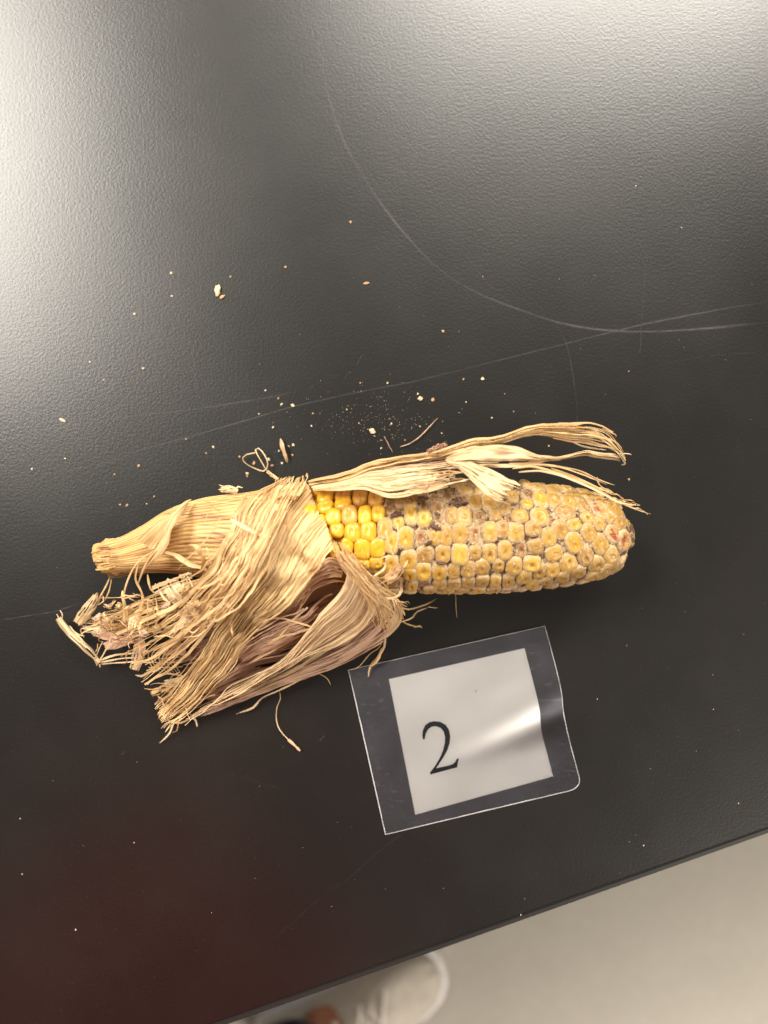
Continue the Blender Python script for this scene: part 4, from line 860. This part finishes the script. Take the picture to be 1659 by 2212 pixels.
SC = [([(682, 0), (692, 110), (712, 215), (745, 310), (800, 405), (870, 500), (950, 582), (1030, 632), (1120, 668), (1220, 700), (1320, 714), (1420, 716), (1540, 708), (1659, 696)], 8, .55),
      ([(0, 938), (120, 925), (260, 902), (420, 884), (560, 862), (640, 846)], 7, .5), ([(0, 948), (160, 928), (300, 912)], 4, .35),
      ([(-20, 1034), (120, 1020), (220, 1000), (330, 965), (450, 932), (620, 882), (760, 850), (900, 822), (1080, 778), (1230, 740), (1380, 703), (1520, 675), (1680, 648)], 4.5, .5),
      ([(0, 1340), (60, 1330), (120, 1320), (180, 1300)], 3, .55), ([(1385, 700), (1384, 740), (1382, 765)], 2.5, .6), ([(1395, 560), (1390, 640), (1386, 700)], 2, .35),
      ([(1195, 690), (1222, 740), (1236, 800), (1246, 880), (1248, 960)], 3.5, .3), ([(780, 300), (830, 340), (900, 395)], 3, .25), ([(418, 740), (420, 800), (428, 850), (444, 890)], 2, .4),
      ([(770, 790), (778, 774), (784, 766)], 2.5, .6), ([(745, 820), (750, 808), (762, 802)], 2, .5), ([(150, 1075), (160, 1110)], 3, .25), ([(740, 1910), (830, 1830), (900, 1780)], 2, .22), ([(590, 2030), (680, 1950), (740, 1905)], 2, .2),
      ([(1420, 790), (1520, 770), (1620, 762)], 2, .25), ([(1210, 640), (1290, 600), (1400, 560)], 2, .2), ([(20, 1140), (110, 1120), (260, 1095)], 3, .2),
      ([(1000, 540), (1060, 620), (1100, 650)], 2, .2), ([(495, 1670), (560, 1690), (600, 1702)], 2, .2), ([(690, 1600), (700, 1590)], 4, .5), ([(262, 1630), (270, 1622)], 4, .4)]
for p, w_, f_ in SC: scratch(p, w_, f_)

# ------------------------------------------------------------------ laminated card
card = empty('laminated_card', 'clear laminated card with a white paper square printed with the numeral 2', 'card')
CL = [(752, 1447), (832, 1803)]
CRT = [(1177, 1352), (1200, 1437), (1213, 1495), (1217, 1535), (1228, 1590), (1245, 1655), (1258, 1702)]
def ch(px, py):                   # how far the card stands off the table, metres
    dx, dy = 1225 - 900, 1538 - 1680; L = math.hypot(dx, dy); ux, uy = dx/L, dy/L
    ax = (px - 900)*ux + (py - 1680)*uy; pr = -(px - 900)*uy + (py - 1680)*ux
    t = max(0, min(1, ax/L)); wd = 17 + 12*t
    return 0.00030 + 0.0013*t**2.6*math.exp(-(pr/wd)**2) + 0.00008*math.exp(-((pr+60)/40)**2)*t + 0.00006*(1 + nz(px*.01, py*.01))
def cmap(u, v):
    l = Vector(CL[0]).lerp(Vector(CL[1]), v); q = cr([(*p, 0) for p in CRT], 41); k = v*40; i = min(int(k), 39)
    r = Vector(q[i][:2]).lerp(Vector(q[i+1][:2]), k - i); p = l.lerp(r, u)
    return p
Q41 = cr([(*p, 0) for p in CRT], 41)
def cmap(u, v):
    l = Vector(CL[0]).lerp(Vector(CL[1]), v); k = v*40; i = min(int(k), 39)
    r = Vector(Q41[i][:2]).lerp(Vector(Q41[i+1][:2]), k - i); return l.lerp(r, u)
def rnd(u, v, ru=.07, rv=.085):
    a, b = (1 - u)/ru, (1 - v)/rv
    if a < 1 and b < 1:
        x, y = 1 - a, 1 - b; m_ = max(x, y); h_ = math.hypot(x, y)
        if h_ > 0: x, y = x*m_/h_, y*m_/h_
        return 1 - (1 - x)*ru, 1 - (1 - y)*rv
    return u, v
def sheetz(p, up): z = ch(p.x, p.y); return P(p.x, p.y, z) + Vector((0, 0, up))
bm = bmesh.new(); n = 60; g = []
for j in range(n+1):
    g.append([bm.verts.new(sheetz(cmap(*rnd(i/n, j/n)), .00022)) for i in range(n+1)])
for j in range(n):
    for i in range(n):
        try: bm.faces.new((g[j][i], g[j+1][i], g[j+1][i+1], g[j][i+1]))
        except ValueError: pass
mesh_obj('film', bm, m_film, card)
bm = bmesh.new(); g = []
for j in range(n+1):
    g.append([bm.verts.new(sheetz(cmap(*rnd(i/n, j/n)), -.00012)) for i in range(n+1)])
for j in range(n):
    for i in range(n):
        bm.faces.new((g[j][i], g[j+1][i], g[j+1][i+1], g[j][i+1]))
mesh_obj('backing_film', bm, m_haze, card)
# rim: the welded, cut edge of the pouch
bm = bmesh.new(); loop = [(i/n, 0) for i in range(n)] + [(1, j/n) for j in range(n)] + [(1 - i/n, 1) for i in range(n)] + [(0, 1 - j/n) for j in range(n)]
cen = Vector((1005, 1578)); prev = None; first = None; row = []
for k, (u, v) in enumerate(loop):
    p = cmap(*rnd(u, v)); d = (cen - p).normalized(); wdt = 1.1 + .8*nz(k*.23) + (1.0 if v > .98 or u < .02 else 0) - (.35 if v < .02 else 0)
    q = p + d*max(wdt, .5)
    row.append((bm.verts.new(sheetz(p, -.00015)), bm.verts.new(sheetz(p, .00028)), bm.verts.new(sheetz(q, .00030))))
for a, b in zip(row, row[1:] + row[:1]):
    bm.faces.new((a[0], b[0], b[1], a[1])); bm.faces.new((a[1], b[1], b[2], a[2]))
mesh_obj('film_edge', bm, m_rim, card)
# paper
PL = [(840, 1467), (897, 1760)]; PR = cr([(1133, 1400, 0), (1153, 1478, 0), (1165, 1530, 0), (1170, 1580, 0), (1183, 1632, 0), (1195, 1677, 0)], 41)
bm = bmesh.new(); g = []
for j in range(41):
    l = Vector(PL[0]).lerp(Vector(PL[1]), j/40); r = Vector(PR[j][:2])
    g.append([bm.verts.new(sheetz(l.lerp(r, i/40), .00004)) for i in range(41)])
for j in range(40):
    for i in range(40): bm.faces.new((g[j][i], g[j+1][i], g[j+1][i+1], g[j][i+1]))
paper = mesh_obj('paper', bm, m_paper, card)
G2 = [(543, 801), (539, 775), (542, 745), (556, 714), (582, 695), (612, 689), (648, 693), (681, 711), (702, 742), (710, 782), (706, 824), (692, 868), (668, 912), (640, 954), (621, 986), (662, 978), (702, 970), (730, 960), (747, 944), (757, 924), (764, 923), (757, 950),
      (755, 975), (670, 998), (586, 1021), (587, 1012), (618, 972), (648, 922), (669, 872), (681, 824), (682, 784), (673, 750), (652, 726), (622, 715), (594, 719), (570, 737), (555, 764), (548, 800)]
def fat(pts, d):
    out = []; n_ = len(pts); ar = sum(a[0]*b[1] - b[0]*a[1] for a, b in zip(pts, pts[1:] + pts[:1])); sg = 1 if ar > 0 else -1
    for i in range(n_):
        a, b = Vector(pts[i-1]), Vector(pts[(i+1) % n_]); t = (b - a).normalized(); out.append((pts[i][0] + t.y*d*sg, pts[i][1] - t.x*d*sg))
    return out
bm = bmesh.new(); vs = []
for i, (x, y) in enumerate(fat(G2, 2.6)):
    p = Vector((729 + x*.3418, 1323.1 + y*.3418)); vs.append(bm.verts.new(sheetz(p, .00012)))
f = bm.faces.new(vs); bmesh.ops.triangulate(bm, faces=[f])
num = mesh_obj('numeral', bm, m_ink, paper, False); num['label'] = 'printed black serif numeral 2'

# ------------------------------------------------------------------ the person standing at the table
person = empty('person', 'person in dark trousers and a pale sneaker, standing beyond the table edge', 'person')
def F(px, py, h=0.0): return P(px, py, FZ + h)
def tube(name, pts, mat, parent, seg=24, flatten=1.0):
    bm = bmesh.new(); prev = None; n = len(pts)
    for i, (p, rx, ry) in enumerate(pts):
        p = Vector(p); t = (Vector(pts[min(i+1, n-1)][0]) - Vector(pts[max(i-1, 0)][0])).normalized()
        s = t.cross(Vector((0, 1, 0.01))).normalized(); u = s.cross(t).normalized(); ring = []
        for k in range(seg):
            a = 2*math.pi*k/seg; f_ = 1 + .03*nz(i*.9, a*1.5)
            ring.append(bm.verts.new(p + s*math.cos(a)*rx*f_ + u*math.sin(a)*ry*f_))
        if prev:
            for k in range(seg): bm.faces.new((prev[k], prev[(k+1) % seg], ring[(k+1) % seg], ring[k]))
        else: bm.faces.new(ring)
        prev = ring
    bm.faces.new(prev); o = mesh_obj(name, bm, mat, parent); md = o.modifiers.new('s', 'SUBSURF'); md.levels = 1; md.render_levels = 2; return o
def shoe(toe, heel):
    toe = Vector(toe); heel = Vector(heel); d = (toe - heel); L = d.length; d.normalize(); s = Vector((d.y, -d.x, 0)); z = Vector((0, 0, 1))
    st = [(0, .012, .03), (.03, .027, .055), (.10, .034, .075), (.22, .036, .070), (.34, .037, .064), (.46, .041, .066), (.58, .046, .060), (.70, .050, .050), (.82, .048, .042), (.92, .038, .034), (.98, .022, .026), (1, .008, .018)]
    e = mesh_obj('shoe', bmesh.new(), None, person)
    bm = bmesh.new(); prev = None
    for t, w_, h_ in st:
        ring = []; c_ = heel + d*(t*L) + s*(.006*math.sin(t*3))
        for k in range(20):
            a = math.pi*k/19; x = math.cos(a); y = math.sin(a)**.75
            ring.append(bm.verts.new(c_ + s*(w_*x*(1 - .42*y*(h_ > .055))) + z*(.022 + h_*y*(1 + .05*nz(t*7, a*2)) + .006*nz(t*16, a*3.1) + .003*abs(nz(t*40, a*5)))))
        if prev:
            for k in range(19): bm.faces.new((prev[k], ring[k], ring[k+1], prev[k+1]))
        prev = ring
    bm2 = bm; me = bpy.data.meshes.new('shoe'); bm2.to_mesh(me); bm2.free()
    for p in me.polygons: p.use_smooth = True
    me.materials.append(m_upper); e.data = me; e['label'] = 'pale canvas sneaker with a white rubber sole'
    bm = bmesh.new(); lv = []
    for hz, k_ in ((.002, .98), (.006, 1.07), (.026, 1.10), (.030, 1.02)):
        ring = []
        out = [(t, w_) for t, w_, h_ in st]
        for t, w_ in out: ring.append(bm.verts.new(heel + d*(t*L*1.0 + (t-.5)*.012) + s*(w_*k_ + .004 + .006*math.sin(t*3)) + z*hz))
        for t, w_ in reversed(out): ring.append(bm.verts.new(heel + d*(t*L + (t-.5)*.012) - s*(w_*k_ + .004 - .006*math.sin(t*3)) + z*hz))
        lv.append(ring)
    for a, b in zip(lv, lv[1:]):
        for k in range(len(a)): bm.faces.new((a[k], a[(k+1) % len(a)], b[(k+1) % len(a)], b[k]))
    bm.faces.new(lv[0]); bm.faces.new(lv[-1]); mesh_obj('sole', bm, m_sole, e)
    # toe cap, tongue seam and laces
    for i in range(5):
        t = .42 + i*.065; hh = .022 + (.080 - i*.0065)*1.0; bm = bmesh.new()
        pts = []
        for k in range(11):
            q = k/10*2 - 1; pts.append(heel + d*(t*L + (.012*q if i % 2 else -.012*q)) + s*(.024*q) + z*(hh - .016*q*q + .003))
        for sgn in (0,):
            prev = None
            for p in pts:
                ring = [bm.verts.new(p + d*.0035*math.cos(a) + z*.0025*math.sin(a)) for a in (0, 1.57, 3.14, 4.71)]
                if prev:
                    for k in range(4): bm.faces.new((prev[k], prev[(k+1) % 4], ring[(k+1) % 4], ring[k]))
                prev = ring
        mesh_obj('lace', bm, m_lace, e)
    return e, heel + d*(.36*L) + z*.075
e1, ank = shoe(F(945, 2062, 0), F(575, 2226, 0))
e2, ank2 = shoe(Vector((-.50, -.62, FZ)), Vector((-.60, -.86, FZ)))
for a_, hipx in ((ank, -.22), (ank2, -.40)):
    hip = Vector((hipx, -.86, .13))
    tube('ankle', [(a_ + Vector((0, 0, -.02)), .032, .036), (a_ + Vector((0, -.004, .02)), .033, .037), (a_.lerp(hip, .12), .037, .041), (a_.lerp(hip, .22), .045, .048)], m_skin, person)
    tube('trouser_leg', [(a_ + Vector((-.045, .0, .02)), .046, .052), (a_.lerp(hip, .15), .052, .058), (a_.lerp(hip, .3) + Vector((0, -.01, 0)), .062, .068), (a_.lerp(hip, .52) + Vector((0, .01, 0)), .064, .07), (a_.lerp(hip, .8), .080, .088), (hip, .09, .10)], m_trouser, person)
tube('shirt', [((-.31, -.86, .08), .16, .11), ((-.31, -.85, .14), .175, .12), ((-.30, -.76, .26), .17, .12), ((-.29, -.66, .38), .185, .125), ((-.28, -.55, .49), .20, .12), ((-.275, -.48, .56), .19, .11), ((-.27, -.43, .60), .09, .08), ((-.27, -.41, .62), .062, .06)], m_shirt, person)
for sx_ in (-1, 1):
    sh = Vector((-.28 + sx_*.19, -.52, .54)); tube('sleeve', [(sh, .055, .06), (sh + Vector((sx_*.05, -.03, -.07)), .06, .062), (sh + Vector((sx_*.08, -.08, -.18)), .056, .058), (sh + Vector((sx_*.09, -.12, -.26)), .05, .052)], m_shirt, person)
    wr = sh + Vector((sx_*.07, -.24, -.46)); tube('forearm', [(sh + Vector((sx_*.09, -.115, -.25)), .040, .042), (sh + Vector((sx_*.085, -.18, -.36)), .036, .037), (wr, .025, .027), (wr + Vector((0, -.015, -.03)), .022, .034), (wr + Vector((0, -.03, -.07)), .018, .04), (wr + Vector((0, -.035, -.09)), .012, .036)], m_skin, person)
    for k, L_ in enumerate((.062, .072, .068, .054)):
        b = wr + Vector((0, -.06 + k*.019, -.085)); tube('finger', [(b, .009, .009), (b + Vector((-sx_*.004, 0, -L_*.5)), .0085, .0085), (b + Vector((-sx_*.018, 0, -L_)), .006, .006)], m_skin, person, 10)
    b = wr + Vector((0, .02, -.03)); tube('thumb', [(b, .012, .012), (b + Vector((-sx_*.01, .022, -.03)), .010, .010), (b + Vector((-sx_*.016, .022, -.06)), .007, .007)], m_skin, person, 10)
HD = Vector((-.27, -.36, .70))
tube('head', [(HD + Vector((0, -.05, -.09)), .052, .055), (HD + Vector((0, -.035, -.05)), .055, .062), (HD + Vector((0, 0, 0)), .066, .085), (HD + Vector((0, .005, .05)), .076, .094), (HD + Vector((0, -.005, .10)), .072, .09), (HD + Vector((0, -.02, .14)), .045, .06)], m_skin, person)
tube('hair', [(HD + Vector((0, -.05, .01)), .06, .055), (HD + Vector((0, -.035, .07)), .082, .082), (HD + Vector((0, -.02, .12)), .076, .088), (HD + Vector((0, -.02, .155)), .045, .055)], m_hair, person)
